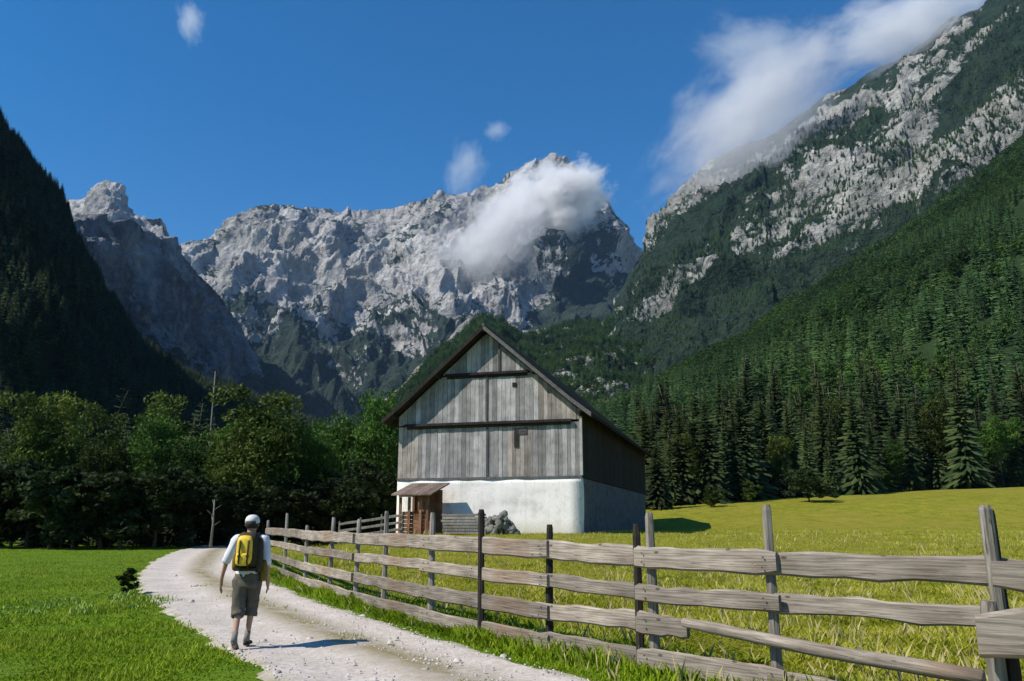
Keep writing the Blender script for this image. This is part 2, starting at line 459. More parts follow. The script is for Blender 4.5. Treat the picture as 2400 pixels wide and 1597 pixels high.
M['rock_main'] = rock_mat('limestone_massif', (0.06,0.07,0.085), (0.32,0.318,0.315), (0.70,0.685,0.665), (0.022,0.036,0.030), (0.050,0.074,0.056), 0.8, (0, math.radians(-58), 0))
M['rock_right'] = rock_mat('limestone_wall', (0.06,0.07,0.06), (0.25,0.255,0.235), (0.58,0.575,0.545), (0.014,0.030,0.020), (0.034,0.056,0.034), 1.2, (0, math.radians(-50), 0))
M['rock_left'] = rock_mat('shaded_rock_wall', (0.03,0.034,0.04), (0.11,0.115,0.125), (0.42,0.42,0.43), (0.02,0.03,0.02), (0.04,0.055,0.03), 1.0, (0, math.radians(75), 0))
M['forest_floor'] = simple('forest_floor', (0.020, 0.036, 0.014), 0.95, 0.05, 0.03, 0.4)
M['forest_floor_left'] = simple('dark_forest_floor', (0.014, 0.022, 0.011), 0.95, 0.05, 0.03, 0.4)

def sheet(name, ridge, base, D0, D1, nc, nr, x0, x1, mat, amp, nscale, prof=1.0, vegf=None, seed=0.0, ribs=0.6, curve=1.0, shear=(0, 0), ridge_amp=1.0, smooth_sh=True, fine=0.0, ang=90, stretch=1.6):
    """A mountain side: base line to crest, each column keeps a bearing; relief is added in metres."""
    xs = np.linspace(x0, x1, nc)
    rx = [p[0] for p in ridge]; ry = [p[1] for p in ridge]
    yr = np.interp(xs, rx, ry)
    yb = np.interp(xs, [p[0] for p in base], [p[1] for p in base])
    d0 = np.interp(xs, [p[0] for p in D0], [p[1] for p in D0]); d1 = np.interp(xs, [p[0] for p in D1], [p[1] for p in D1])
    ker = np.ones(5) / 5
    d1 = np.convolve(np.pad(d1, 20, 'edge'), np.ones(41) / 41, 'valid'); d0 = np.convolve(np.pad(d0, 20, 'edge'), np.ones(41) / 41, 'valid')
    back = max(6, nr // 14)
    s = np.linspace(0, 1, nr - back)
    S = s[:, None]
    D = d0[None, :] + (d1 - d0)[None, :] * S ** curve
    a, b, c = ray(xs, yr)
    zr = CAM_Z + c / b * d1            # crest heights
    a0, b0, c0 = ray(xs, yb)
    zb = CAM_Z + c0 / b0 * d0
    Z = zb[None, :] + (zr - zb)[None, :] * S ** prof
    dirx = ray(xs, yr)[0] / ray(xs, yr)[1]
    dirx = 0.5 * (dirx + ray(xs, yb)[0] / ray(xs, yb)[1])
    # columns stand on true bearings measured at the crest
    dx = ray(xs, yr)[0] / ray(xs, yr)[1]
    X = dx[None, :] * D
    # far side falls away behind the crest
    sb = np.linspace(0, 1, back + 1)[1:, None]
    Db = d1[None, :] * (1 + 0.22 * sb); Zb = zr[None, :] - (zr - zb)[None, :] * 0.9 * sb
    D = np.vstack([D, Db]); Z = np.vstack([Z, Zb]); X = np.vstack([X, dx[None, :] * Db])
    Sf = np.vstack([np.repeat(S, nc, 1), np.repeat(1 + sb, nc, 1)])
    P = np.stack([X, D, Z], -1)
    du = np.gradient(P, axis=1); dv = np.gradient(P, axis=0)
    N = np.cross(du, dv); N /= np.linalg.norm(N, axis=-1, keepdims=True) + 1e-9
    N = np.where(N[..., 2:3] < 0, -N, N)
    k = 1.0 / nscale
    sx = X + shear[0] * Z; sy = D + shear[1] * Z
    wx = fbm(sx * k * 0.7 + seed, sy * k * 0.7, Z * k * 0.5, 3) * 0.6
    ca, sa = math.cos(math.radians(ang)), math.sin(math.radians(ang))
    al = (X * ca + Z * sa) / stretch; cr = -X * sa + Z * ca
    rg = ridged(al * k + wx + seed, D * k * 0.8 + wx, cr * k + 0.6 * wx, 7, 0.58)
    fb = fbm(X * k * 2.2 - seed, D * k * 2.2, Z * k * 2.2, 6, 0.6)
    disp = (ribs * (rg - 0.45) * 2 + (1 - ribs) * fb)
    amp_s = amp * smooth(Sf, 0.0, 0.25) * (1 - (1 - ridge_amp) * smooth(Sf, 0.75, 1.0))
    disp = disp * amp_s
    if fine: disp = disp + fine * fbm(X / fine / 3, D / fine / 3, Z / fine / 3, 3) * smooth(Sf, 0, 0.1)
    Pd = P + N * disp[..., None]
    Pd[..., 2] += 0.45 * amp_s * fb
    me = np_mesh(name, Pd.reshape(-1, 3), grid_faces(nr, nc), smooth_sh)
    if vegf is not None:
        XS = np.repeat(xs[None, :], nr, 0)
        du = np.gradient(Pd, axis=1); dv = np.gradient(Pd, axis=0)
        N2 = np.cross(du, dv); N2 /= np.linalg.norm(N2, axis=-1, keepdims=True) + 1e-9
        nz = np.abs(N2[..., 2])
        attr(me, 'veg', vegf(XS, Sf, Pd, nz, rg, fb))
    o = link(name, me, mat)
    tag(o, kind='structure')
    return Pd, Sf, xs

# --- central massif
ridge_c = [(150, 760), (300, 690), (400, 600), (430, 572), (470, 560), (500, 552), (540, 505), (580, 487), (600, 482), (640, 486), (670, 476), (700, 488), (760, 480), (800, 494), (830, 486), (900, 482), (960, 464), (1010, 446), (1050, 458), (1080, 458), (1130, 430), (1160, 402), (1200, 388), (1240, 384), (1270, 366), (1300, 368), (1330, 392), (1370, 424), (1400, 462), (1425, 505), (1445, 560), (1480, 610), (1560, 690), (1700, 800)]
def veg_c(xs, s, P, nz, rg, fb):
    x = xs
    low = 1 - smooth(s, 0.30, 0.72)                      # greener below
    v = 0.36 + 0.95 * low + 1.2 * fbm(P[..., 0] * .004, P[..., 1] * .003, P[..., 2] * .005, 4) + 0.9 * (nz - 0.60) - 0.55 * smooth(x, 1000, 1080) * (1 - smooth(x, 1170, 1240)) * smooth(s, .35, .5)
    v = v + 0.45 * smooth(x, 1180, 1300) * (1 - smooth(s, .75, .95)) - 0.25 * (rg - 0.5)
    return v
Pc, Sc, xc = sheet('central_massif', ridge_c, [(0, 1150), (2356, 1150)], [(0, 1700), (2356, 1700)],
      [(150, 2900), (430, 3000), (800, 3400), (1040, 3200), (1130, 3350), (1290, 3300), (1400, 3600), (1700, 3600)],
      760, 400, 250, 1620, M['rock_main'], 130, 420, 1.15, veg_c, 3.1, 0.72, 0.9, (0.7, 0.0), 0.55, False, 0.0, 58, 2.0)
# --- lit peak tips standing behind the shaded left wall
ridge_p = [(0, 560), (100, 520), (150, 478), (185, 462), (205, 450), (225, 430), (245, 419), (262, 424), (285, 430), (296, 470), (318, 508), (335, 500), (352, 496), (378, 502), (395, 520), (410, 545), (450, 620), (520, 700)]
sheet('distant_peaks', ridge_p, [(0, 1100), (2356, 1100)], [(0, 2000), (700, 2000)], [(0, 3100), (500, 3100)],
      220, 160, 40, 520, M['rock_main'], 85, 200, 1.2, lambda x, s, P, nz, rg, fb: 0.15 + 0 * s, 8.8, 0.7, 1.0, (0.5, 0), 0.6, False, 0.0, 70, 1.8)
# --- shaded back wall on the left
ridge_b = [(-500, 300), (-100, 420), (100, 480), (150, 508), (200, 515), (250, 505), (290, 500), (312, 520), (350, 545), (395, 552), (420, 585), (445, 620), (480, 655), (520, 700), (545, 760), (580, 830), (615, 885), (650, 940), (700, 990), (760, 1040), (900, 1100)]
def veg_b(xs, s, P, nz, rg, fb): return 0.15 + 0.9 * (1 - smooth(s, 0.25, 0.6)) - 0.2 * (rg - 0.5)
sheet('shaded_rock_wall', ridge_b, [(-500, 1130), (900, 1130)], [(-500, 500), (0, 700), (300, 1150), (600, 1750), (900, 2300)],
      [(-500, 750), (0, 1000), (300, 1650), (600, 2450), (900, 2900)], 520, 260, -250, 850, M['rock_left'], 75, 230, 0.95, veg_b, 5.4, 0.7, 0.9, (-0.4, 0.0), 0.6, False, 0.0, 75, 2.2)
# --- near forested slope on the left
ridge_f = [(-1100, -900), (-500, -420), (-200, -20), (0, 284), (40, 330), (75, 385), (110, 430), (145, 478), (165, 530), (190, 590), (220, 650), (270, 725), (320, 790), (390, 850), (460, 885), (540, 905), (620, 935), (700, 975), (800, 1020), (950, 1080)]
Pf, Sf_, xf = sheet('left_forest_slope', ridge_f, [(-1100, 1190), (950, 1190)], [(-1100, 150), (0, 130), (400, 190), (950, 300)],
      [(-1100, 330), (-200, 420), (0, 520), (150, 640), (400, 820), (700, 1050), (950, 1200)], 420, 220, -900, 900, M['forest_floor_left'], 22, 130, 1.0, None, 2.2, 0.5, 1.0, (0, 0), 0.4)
# --- green shoulder behind the barn
ridge_g = [(500, 1100), (640, 1040), (700, 1000), (780, 965), (830, 955), (870, 925), (910, 890), (950, 850), (1000, 805), (1040, 765), (1080, 732), (1110, 720), (1150, 745), (1190, 762), (1240, 760), (1300, 748), (1345, 742), (1400, 745), (1440, 765), (1500, 800), (1600, 880), (1750, 950)]
def veg_g(xs, s, P, nz, rg, fb):
    band = np.exp(-((s - 1.0 + 0.0) / 0.10) ** 2)
    scree = np.exp(-((xs - (870 + (s - 0.0) * 0)) / 1e9) ** 2) * 0
    crest = smooth(s, 0.86, 0.97) * (smooth(xs, 1180, 1230) * (1 - smooth(xs, 1360, 1420))) + smooth(s, 0.90, 0.94) * (1 - smooth(xs, 1070, 1110)) * smooth(xs, 850, 880)
    return 1.05 - 1.2 * crest - 0.55 * (rg - 0.5) - 0.42 * smooth(xs, 1150, 1300)
Pg, Sg, xg = sheet('green_shoulder', ridge_g, [(500, 1160), (1750, 1160)], [(500, 500), (1750, 420)], [(500, 1000), (900, 1150), (1110, 1350), (1300, 1500), (1450, 1350), (1750, 1000)],
      520, 240, 560, 1700, M['rock_right'], 30, 190, 1.0, veg_g, 6.6, 0.6, 1.0, (0.6, 0), 0.3, False, 0.0, 50, 2.2)
# --- right limestone wall
ridge_r = [(1350, 790), (1400, 735), (1435, 660), (1450, 610), (1480, 562), (1510, 512), (1540, 470), (1575, 428), (1605, 398), (1650, 362), (1720, 330), (1760, 320), (1810, 285), (1860, 248), (1900, 218), (1950, 200), (1990, 168), (2030, 150), (2070, 135), (2120, 100), (2170, 62), (2210, 40), (2250, 22), (2290, -10), (2356, -60), (2800, -420), (3300, -800)]
def veg_r(xs, s, P, nz, rg, fb):
    x = xs
    # picture-height of the place (metres on bearing) used only as a coarse map of where scrub grows on this wall
    k = fbm((P[..., 0] + P[..., 2]) * 0.0013, P[..., 1] * 0.0016, (P[..., 2] - P[..., 0]) * 0.0065, 6)
    v = 1.20 + 2.7 * k - 0.35 * smooth(s, 0.82, 0.97) + 0.25 * (1 - smooth(s, 0.25, 0.5)) - 0.75 * (rg - 0.5) + 0.5 * (nz - 0.6)
    return v
Pr, Sr, xr_ = sheet('right_rock_wall', ridge_r, [(1300, 1150), (3300, 1150)], [(1300, 700), (1700, 620), (2356, 520), (3300, 400)],
      [(1350, 1900), (1500, 2000), (1800, 1900), (2356, 1650), (3300, 1300)], 760, 420, 1350, 2750, M['rock_right'], 80, 250, 1.05, veg_r, 1.7, 0.7, 1.0, (0.9, 0.2), 0.3, False, 0.0, 50, 3.0)
# --- right forest slope
ridge_s = [(1250, 1090), (1350, 1010), (1420, 965), (1480, 935), (1560, 885), (1650, 835), (1720, 800), (1800, 745), (1870, 700), (1940, 640), (2000, 598), (2060, 560), (2130, 512), (2200, 458), (2260, 420), (2310, 378), (2356, 345), (2800, -20), (3300, -400)]
Ps, Ss, xs_ = sheet('right_forest_slope', ridge_s, [(1250, 1165), (1700, 1150), (3300, 1130)], [(1250, 130), (1600, 120), (2356, 125), (3300, 120)],
      [(1250, 500), (1500, 620), (1800, 800), (2356, 900), (3300, 700)], 420, 260, 1300, 2900, M['forest_floor'], 13, 120, 1.0, None, 4.4, 0.4, 1.05, (0.3, 0), 0.5)

# ------------------------------------------------------------------ tree prototypes
def tri_mesh(name, V, F, tone, mat):
    me = np_mesh(name, V, F); attr(me, 'tone', tone); me.materials.append(mat); return me

def spruce_crown(name, mat, H=1.0, levels=26, per=9, seed=0, spread=0.17, tiers=3):
    r = np.random.default_rng(seed); V = []; F = []; T = []
    for i in range(levels):
        t = i / (levels - 1)
        z = 0.10 + 0.88 * t + r.uniform(-.4, .4) / levels
        Rb = spread * (1 - t) ** 0.85 * (1 + 0.12 * math.sin(i * 2.4 + seed)) + 0.010
        n = max(4, int(per * (1 - 0.45 * t)))
        for k in range(n):
            an = 2 * math.pi * (k + r.uniform(-.35, .35)) / n + i * 1.9
            L_ = Rb * r.uniform(0.5, 1.2)
            if r.random() < 0.07: continue
            ca, sa = math.cos(an), math.sin(an)
            rise = 0.25 * t; droop = L_ * (0.42 - 0.5 * t)
            wd = L_ * (0.26 if levels < 20 else 0.17)
            tone = r.uniform(0, 1)
            segs = tiers
            prev = None
            for q in range(segs + 1):
                u = q / segs
                rad = L_ * u
                zz = z - droop * u * (0.7 + 0.5 * u) + L_ * rise * u
                hw = wd * (1 - u) ** 0.6 * (0.4 if q == 0 else 1) * r.uniform(0.75, 1.2)
                hang = -L_ * 0.17 * (1 - u * 0.5) * r.uniform(.7, 1.5)
                c = (ca * rad, sa * rad, zz)
                l_ = (ca * rad - sa * hw, sa * rad + ca * hw, zz + hang)
                r_ = (ca * rad + sa * hw, sa * rad - ca * hw, zz + hang)
                b = len(V); V += [c, l_, r_]; T += [tone] * 3
                if prev is not None:
                    p = prev
                    F += [(p, b, p + 1), (p + 1, b, b + 1), (p, p + 2, b), (p + 2, b + 2, b)]
                prev = b
    # leader
    b = len(V); V += [(0.004, 0, 0.97), (-0.004, 0.003, 0.97), (0, 0, 1.0)]; T += [.5] * 3; F += [(b, b + 1, b + 2)]
    return tri_mesh(name, np.array(V) * H, np.array(F), T, mat)

def leafy_crown(name, mat, seed=0, W=0.5, H0=0.18, H1=1.0, clumps=85, leaves=70, leaf=0.02, lean=0.0):
    r = np.random.default_rng(seed)
    cz = (H0 + H1) / 2; hz = (H1 - H0) / 2
    # lobes make the outline uneven
    lob = [(r.uniform(-.5, .5) * W, r.uniform(-.5, .5) * W, cz + r.uniform(-.55, .62) * hz, r.uniform(.35, .6)) for _ in range(9)]
    lob.append((0, 0, cz - 0.1 * hz, .8))
    C = []
    while len(C) < clumps:
        l_ = lob[r.integers(len(lob))]
        d = r.normal(size=3); d /= np.linalg.norm(d)
        p = np.array([l_[0], l_[1], l_[2]]) + d * np.array([W, W, hz]) * l_[3] * r.uniform(.55, 1.0)
        if p[2] < H0: continue
        C.append(p)
    C = np.array(C)
    P = np.repeat(C, leaves, 0)
    rad = np.repeat(r.uniform(0.05, 0.10, clumps), leaves)
    o = r.normal(size=P.shape); o /= np.linalg.norm(o, axis=1)[:, None]
    P = P + o * (rad * r.uniform(0.3, 1, len(P)) ** 0.5)[:, None] * np.array([1.15, 1.15, 0.75])
    n = r.normal(size=P.shape); n[:, 2] += 0.6; n /= np.linalg.norm(n, axis=1)[:, None]
    a = np.cross(n, r.normal(size=P.shape)); a /= np.linalg.norm(a, axis=1)[:, None]
    b = np.cross(n, a); s = leaf * r.uniform(.6, 1.3, len(P))[:, None]
    V = np.stack([P - a * s, P - b * s * .6, P + a * s, P + b * s * .6], 1).reshape(-1, 3)
    F = np.arange(len(V)).reshape(-1, 4)
    tone = np.repeat(np.clip(np.repeat(r.uniform(0, 1, clumps), leaves) * 0.7 + r.uniform(0, .3, len(P)), 0, 1), 4)
    me = np_mesh(name, V, F); attr(me, 'tone', tone); me.materials.append(mat)
    return me, C

def trunk_mesh(name, mat, h=0.9, r0=0.016, limbs=None, seed=0, taper=0.15):
    mb = MB(); rr = random.Random(seed)
    pts = [(rr.uniform(-.006, .006) * i, rr.uniform(-.006, .006) * i, h * i / 5 - (0.03 if i == 0 else 0)) for i in range(6)]
    mb.tube(pts, [r0 * (1.25 if i == 0 else 1 - (1 - taper) * i / 5) for i in range(6)], 7)
    for p in (limbs if limbs is not None else []):
        zb = max(0.12, min(h * 0.9, p[2] - 0.22 * rr.uniform(.6, 1.2)))
        b = Vector((0, 0, zb)); e = Vector(p)
        m = (b + e) / 2 + Vector((0, 0, 0.02))
        mb.tube([b, m, e], [r0 * .45, r0 * .28, r0 * .1], 5)
    me = bpy.data.meshes.new(name); me.from_pydata(mb.v, [], mb.f); me.materials.append(mat)
    me.polygons.foreach_set('use_smooth', np.ones(len(me.polygons), bool))
    return me

SPR = [(spruce_crown('crown', M['needle'], 1, 50, 15, s, sp, 4), trunk_mesh('trunk', M['bark'], .95, .011, None, s)) for s, sp in ((1, .15), (2, .19), (3, .12), (4, .165), (5, .21), (6, .14))]
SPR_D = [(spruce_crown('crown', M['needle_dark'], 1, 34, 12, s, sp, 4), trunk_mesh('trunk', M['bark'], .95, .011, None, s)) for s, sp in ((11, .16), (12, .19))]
DEC = []
for s, mt, W_, H0_ in ((21, 'leaf_olive', .36, .16), (22, 'leaf_green', .33, .12), (23, 'leaf_olive', .28, .10), (24, 'leaf_green', .42, .18), (25, 'leaf_olive', .40, .06)):
    cm, C = leafy_crown('crown', M[mt], s, W_, H0_, 1.0, 130, 75, .0145)
    DEC.append((cm, trunk_mesh('trunk', M['bark'], .8, .018, C[::6], s)))
BUSH = []
for s, mt in ((31, 'leaf_green'), (32, 'leaf_olive')):
    cm, C = leafy_crown('crown', M[mt], s, .55, .02, 1.0, 70, 60, .032)
    BUSH.append((cm, trunk_mesh('trunk', M['bark'], .6, .02, C[::6], s)))

M['leaf_dark'] = foliage_mat('shaded_leaves', (0.010,0.018,0.006), (0.022,0.036,0.010), (0.042,0.062,0.016))  # leaf tone darkened to carry understorey shade; also on the dark meadow bush
DBUSH = []
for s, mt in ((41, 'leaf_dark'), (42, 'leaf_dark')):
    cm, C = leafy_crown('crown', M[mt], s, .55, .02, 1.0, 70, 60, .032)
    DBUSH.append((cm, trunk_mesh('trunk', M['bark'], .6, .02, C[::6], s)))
ORD = 'first second third fourth fifth sixth seventh eighth ninth tenth eleventh twelfth thirteenth fourteenth fifteenth sixteenth seventeenth eighteenth nineteenth twentieth'.split()
def ordinal(n):
    return ORD[n] if n < 20 else ('twenty-' if n < 29 else 'thirty-') + ORD[(n - 20) % 10] if n not in (29,) else 'thirtieth'
def plant_tree(name, proto, x, y, h, label, cat, group=None, z=None, wscale=1.0, tilt=0.0):
    root = empty(name, (x, y, (gh(x, y) if z is None else z) - 0.05), random.uniform(0, 6.28))
    root.scale = (h * wscale, h * wscale, h)
    root.rotation_euler[0] = tilt
    tag(root, label, cat, group)
    link('crown', proto[0], None, root); link('trunk', proto[1], None, root)
    return root

# --- spruces along the right edge of the meadow (each row farther back)
def tree_px(x, Y):
    a, b, c = ray(x, 1200); return a / b * Y
edge_x = [(1500, 88), (1560, 92), (1640, 96), (1700, 99), (1750, 104), (1830, 103), (1900, 106), (2000, 112), (2356, 118), (2700, 118)]
def edge_y(x): return float(np.interp(x, [e[0] for e in edge_x], [e[1] for e in edge_x]))
for row, (off, n, hlo, hhi) in enumerate(((2, 34, 5, 15), (9, 34, 9, 18), (17, 32, 12, 20), (28, 30, 13, 22), (42, 28, 14, 23))):
    for i in range(n):
        px = 1470 + (2560 - 1470) * (i + random.uniform(.1, .9)) / n
        Y = edge_y(px) + off + random.uniform(-3, 3)
        X = tree_px(px, Y)
        h = random.uniform(hlo, hhi) * (0.82 if px < 1620 else 1.0)
        lab = ['dark green spruce in the front row at the back edge of the right meadow', 'tall dark spruce in the second row behind the right meadow',
               'tall dark spruce inside the dense wood behind the right meadow', 'tall dark spruce inside the dense wood behind the right meadow', 'tall dark spruce inside the dense wood behind the right meadow'][row]
        if row == 0 and px < 2356: lab = 'dark green front-row spruce on the right meadow edge, ' + ordinal(i) + ' from the barn'
        grp = ['spruces on the meadow edge', 'spruces in the second row', 'spruces inside the right wood', 'spruces inside the right wood', 'spruces inside the right wood'][row]
        plant_tree('spruce_tree', SPR[random.randrange(6)], X, Y, h, lab, 'tree', grp, wscale=random.uniform(.8, 1.4), tilt=random.uniform(-.04, .04), z=gh(min(X, 150), min(Y, 112)) + max(0, Y - 125) * 0.25)
# a few broadleaf trees mixed into the edge
for px, Y, h, pr, lab in ((1590, 97, 8, 4, 'dull green broadleaf tree just right of the far end of the barn roof'), (1800, 106, 9, 2, 'light green broadleaf tree behind the dark meadow bush'),
                          (2065, 114, 7, 1, 'small fresh green broadleaf tree among the spruces, right of the middle of the meadow edge'), (2190, 117, 15, 2, 'tall pale green broadleaf tree among the spruces towards the right'),
                          (2320, 117, 10, 3, 'round green broadleaf tree near the right end of the meadow edge'), (1950, 116, 14, 4, 'olive broadleaf tree between spruces near the middle of the meadow edge')):
    plant_tree('broadleaf_tree', DEC[pr], tree_px(px, Y), Y, h, lab, 'tree', wscale=.85)
# single notable ones
for px, Y, h, pr, lab in ((1985, 106, 15, 1, 'broad spruce standing slightly forward of the wood, right of the middle of the meadow edge'),
                          (2240, 112, 19, 0, 'tallest spruce near the right end of the meadow edge'),
                          (1700, 97, 13, 2, 'slim spruce at the meadow corner, between the barn and the small bush')):
    plant_tree('spruce_tree', SPR[pr], tree_px(px, Y), Y, h, lab, 'tree')
for px, Y, h, lab in ((1865, 92, 4.2, 'rounded dark bush standing out on the meadow in front of the spruces'),
                      (1725, 96, 2.6, 'low pale green bush at the meadow corner right of the barn'),
                      (2035, 110, 3.6, 'light green bush squeezed between two spruces at the meadow edge'),
                      (1640, 90, 2.4, 'small bush in the shade at the left end of the meadow edge')):
    plant_tree('bush', DBUSH[0] if px == 1865 else BUSH[0 if h > 3 else 1], tree_px(px, Y), Y, h, lab, 'bush', wscale=1.35 if px == 1865 else 1.1)

# --- trees behind and beside the barn on the left
def at_px(x, Y, ytop):
    return tree_px(x, Y), Y, float(at_depth(x, ytop, Y)[2])
NAMED = [  # px, depth, top px, prototype, width, label, kind
 (600, 62, 885, 0, .95, 'large olive green broadleaf tree standing behind the walker', 'broadleaf_tree'),
 (520, 60, 990, 4, .95, 'lower olive broadleaf tree at the bend of the track', 'broadleaf_tree'),
 (365, 66, 945, 1, .85, 'bright green round-topped tree left of the pale dead trunk', 'broadleaf_tree'),
 (236, 60, 985, 2, .85, 'slim yellowish green tree at the back of the left lawn', 'broadleaf_tree'),
 (165, 63, 1010, 2, .8, 'small yellowish tree between the left-edge tree and the slim one', 'broadleaf_tree'),
 (75, 62, 905, 0, .8, 'tall dull green tree near the left edge of the view', 'broadleaf_tree'),
 (705, 66, 985, 3, .75, 'mid green broadleaf tree right of the large olive one', 'broadleaf_tree'),
 (790, 72, 960, 1, .85, 'fresh green tree between the large olive tree and the barn', 'broadleaf_tree'),
 (868, 70, 905, 3, .7, 'bright green tree close against the left end of the barn roof', 'broadleaf_tree'),
 (440, 70, 1010, 1, .9, 'dark green tree in the dip between the bright and the olive tree', 'broadleaf_tree'),
]
for px, Y, ty, pr, ws, lab, nm in NAMED:
    X, Yy, top = at_px(px, Y, ty)
    plant_tree(nm, DEC[pr], X, Yy, top, lab, 'tree', z=0.0 if X < -8 else None, wscale=ws)
random.seed(33)
for row, (Y0, n, t0, t1, x0_, x1_) in enumerate(((57, 17, 1085, 1160, -60, 560), (66, 17, 1000, 1110, -80, 900), (76, 18, 950, 1060, -80, 900), (88, 18, 900, 1010, -80, 880), (102, 16, 880, 980, -80, 880))):
    for i in range(n):
        px = x0_ + (x1_ - x0_) * (i + random.uniform(.1, .9)) / n
        Y = Y0 + random.uniform(-3, 3)
        X, Yy, top = at_px(px, Y, random.uniform(t0, t1))
        if random.random() < (0.35 if row < 2 else 0.2):
            plant_tree('broadleaf_tree', DEC[random.choice((1, 3, 4))], X, Yy, top, 'shaded broadleaf tree in the thicket along the back of the left lawn' if row < 2 else 'shaded broadleaf tree deep in the left wood', 'tree', 'broadleaf trees of the left thicket' if row < 2 else 'broadleaf trees deep in the left wood', z=0.0, wscale=.85)
        else:
            plant_tree('spruce_tree', SPR_D[random.randrange(2)], X, Yy, top, 'small dark spruce along the back of the left lawn' if row < 2 else 'dark spruce deep in the left wood', 'tree', 'spruces along the left lawn' if row < 2 else 'spruces deep in the left wood', z=0.0, wscale=random.uniform(.95, 1.5))
# understorey bushes with the shade at the wood's foot darkened into their leaves
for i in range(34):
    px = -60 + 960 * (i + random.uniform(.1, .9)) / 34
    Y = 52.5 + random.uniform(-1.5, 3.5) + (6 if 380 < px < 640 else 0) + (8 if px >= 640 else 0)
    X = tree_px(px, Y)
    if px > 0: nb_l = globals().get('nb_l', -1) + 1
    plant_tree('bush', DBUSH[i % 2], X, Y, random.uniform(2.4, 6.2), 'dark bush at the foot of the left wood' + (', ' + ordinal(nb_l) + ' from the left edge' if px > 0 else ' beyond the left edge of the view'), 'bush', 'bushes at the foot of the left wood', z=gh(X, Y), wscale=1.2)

# pale dead trunks
for px, Y, yb, yt, lab in ((493, 52, 1262, 1150, 'thin pale bare trunk rising behind the left shoulder of the walker'), (495, 64, 1000, 855, 'slender grey dead trunk poking above the olive tree')):
    X, _, zt = at_depth(px, yt, Y)
    root = empty('bare_trunk', (X, Y, 0)); tag(root, lab, 'dead tree')
    mb = MB(); mb.tube([(0, 0, -.2), (.05, 0, zt * .5), (0.02, 0, zt)], [.10, .07, .04], 7)
    for q in range(5):
        zz = zt * (0.45 + 0.11 * q); an = q * 2.1
        mb.tube([(0, 0, zz), (math.cos(an) * .5, math.sin(an) * .5, zz + .35)], [.035, .012], 4)
    o = mb.build('trunk', M['pale_bark'], root, True)

# ------------------------------------------------------------------ far forest, as ground cover on the slopes
def scatter(name, pts, scl, crown, seed=0):
    """one object: spruces standing on the given points"""
    me = bpy.data.meshes.new(name); n = len(pts)
    me.vertices.add(n); me.vertices.foreach_set('co', np.asarray(pts, np.float32).ravel())
    attr(me, 'size', scl); me.update()
    o = link(name, me)
    ng = bpy.data.node_groups.new(name, 'GeometryNodeTree')
    ng.interface.new_socket('Geometry', in_out='INPUT', socket_type='NodeSocketGeometry')
    ng.interface.new_socket('Geometry', in_out='OUTPUT', socket_type='NodeSocketGeometry')
    N = ng.nodes; gi = N.new('NodeGroupInput'); go = N.new('NodeGroupOutput')
    ip = N.new('GeometryNodeInstanceOnPoints'); oi = N.new('GeometryNodeObjectInfo'); oi.inputs['Object'].default_value = crown
    oi.transform_space = 'ORIGINAL'
    na = N.new('GeometryNodeInputNamedAttribute'); na.data_type = 'FLOAT'; na.inputs['Name'].default_value = 'size'
    rv = N.new('FunctionNodeRandomValue'); rv.data_type = 'FLOAT'; rv.inputs[2].default_value = 0; rv.inputs[3].default_value = 6.283; rv.inputs['Seed'].default_value = seed
    cx = N.new('ShaderNodeCombineXYZ')
    ng.links.new(rv.outputs[1], cx.inputs[2])
    ng.links.new(gi.outputs[0], ip.inputs['Points']); ng.links.new(oi.outputs['Geometry'], ip.inputs['Instance'])
    ng.links.new(na.outputs['Attribute'], ip.inputs['Scale']); ng.links.new(cx.outputs[0], ip.inputs['Rotation'])
    ng.links.new(ip.outputs[0], go.inputs[0])
    md = o.modifiers.new('scatter', 'NODES'); md.node_group = ng
    return tag(o, kind='stuff')

def slope_points(P, S, n, s0=0.0, s1=1.0, seed=0, c0=0, c1=None, jit=1.0, keep=None):
    r = np.random.default_rng(seed); nr, nc, _ = P.shape
    A = P[:-1, :-1]; B = P[:-1, 1:]; C_ = P[1:, :-1]
    area = np.linalg.norm(np.cross(B - A, C_ - A), axis=-1)
    m = (S[:-1, :-1] >= s0) & (S[:-1, :-1] <= s1)
    area = area * m
    if keep is not None: area = area * keep(P[:-1, :-1], S[:-1, :-1])
    pr = (area / area.sum()).ravel()
    idx = r.choice(pr.size, n, p=pr)
    i = idx // (nc - 1); j = idx % (nc - 1)
    u = r.random(n)[:, None]; v = r.random(n)[:, None]
    return P[i, j] * (1 - u) * (1 - v) + P[i, j + 1] * u * (1 - v) + P[i + 1, j] * (1 - u) * v + P[i + 1, j + 1] * u * v, S[i, j]

# crowns used for the far woods are those of real trees standing at the wood's foot
def proto_tree(seed, sp, mat, x, y, h, lab):
    cm = spruce_crown('crown', M[mat], 1, 24, 9, seed, sp, 2); tm = trunk_mesh('trunk', M['bark'], .95, .011, None, seed)
    root = plant_tree('spruce_tree', (cm, tm), x, y, h, lab, 'tree', None, z=gh(min(x, 150), min(y, 112)) + max(0, y - 125) * 0.25 if x > 0 else 0.0)
    return [c for c in root.children if c.name.startswith('crown')][0]
cr1 = proto_tree(51, .17, 'needle_far', tree_px(2120, 150), 150, 24, 'spruce at the foot of the right mountain forest, straight above the meadow')
cr2 = proto_tree(52, .21, 'needle_far', tree_px(1760, 152), 152, 22, 'broad spruce where the right mountain forest begins, above the meadow bush')
cr3 = proto_tree(53, .20, 'needle_dark', tree_px(250, 118), 118, 22, 'dark spruce at the foot of the left mountain forest')
def keep_s(P, S):
    return np.clip(1.0 + 2.4 * fbm(P[..., 0] * 0.012 + 5, P[..., 1] * 0.012, P[..., 2] * 0.012, 4), 0.08, 2)
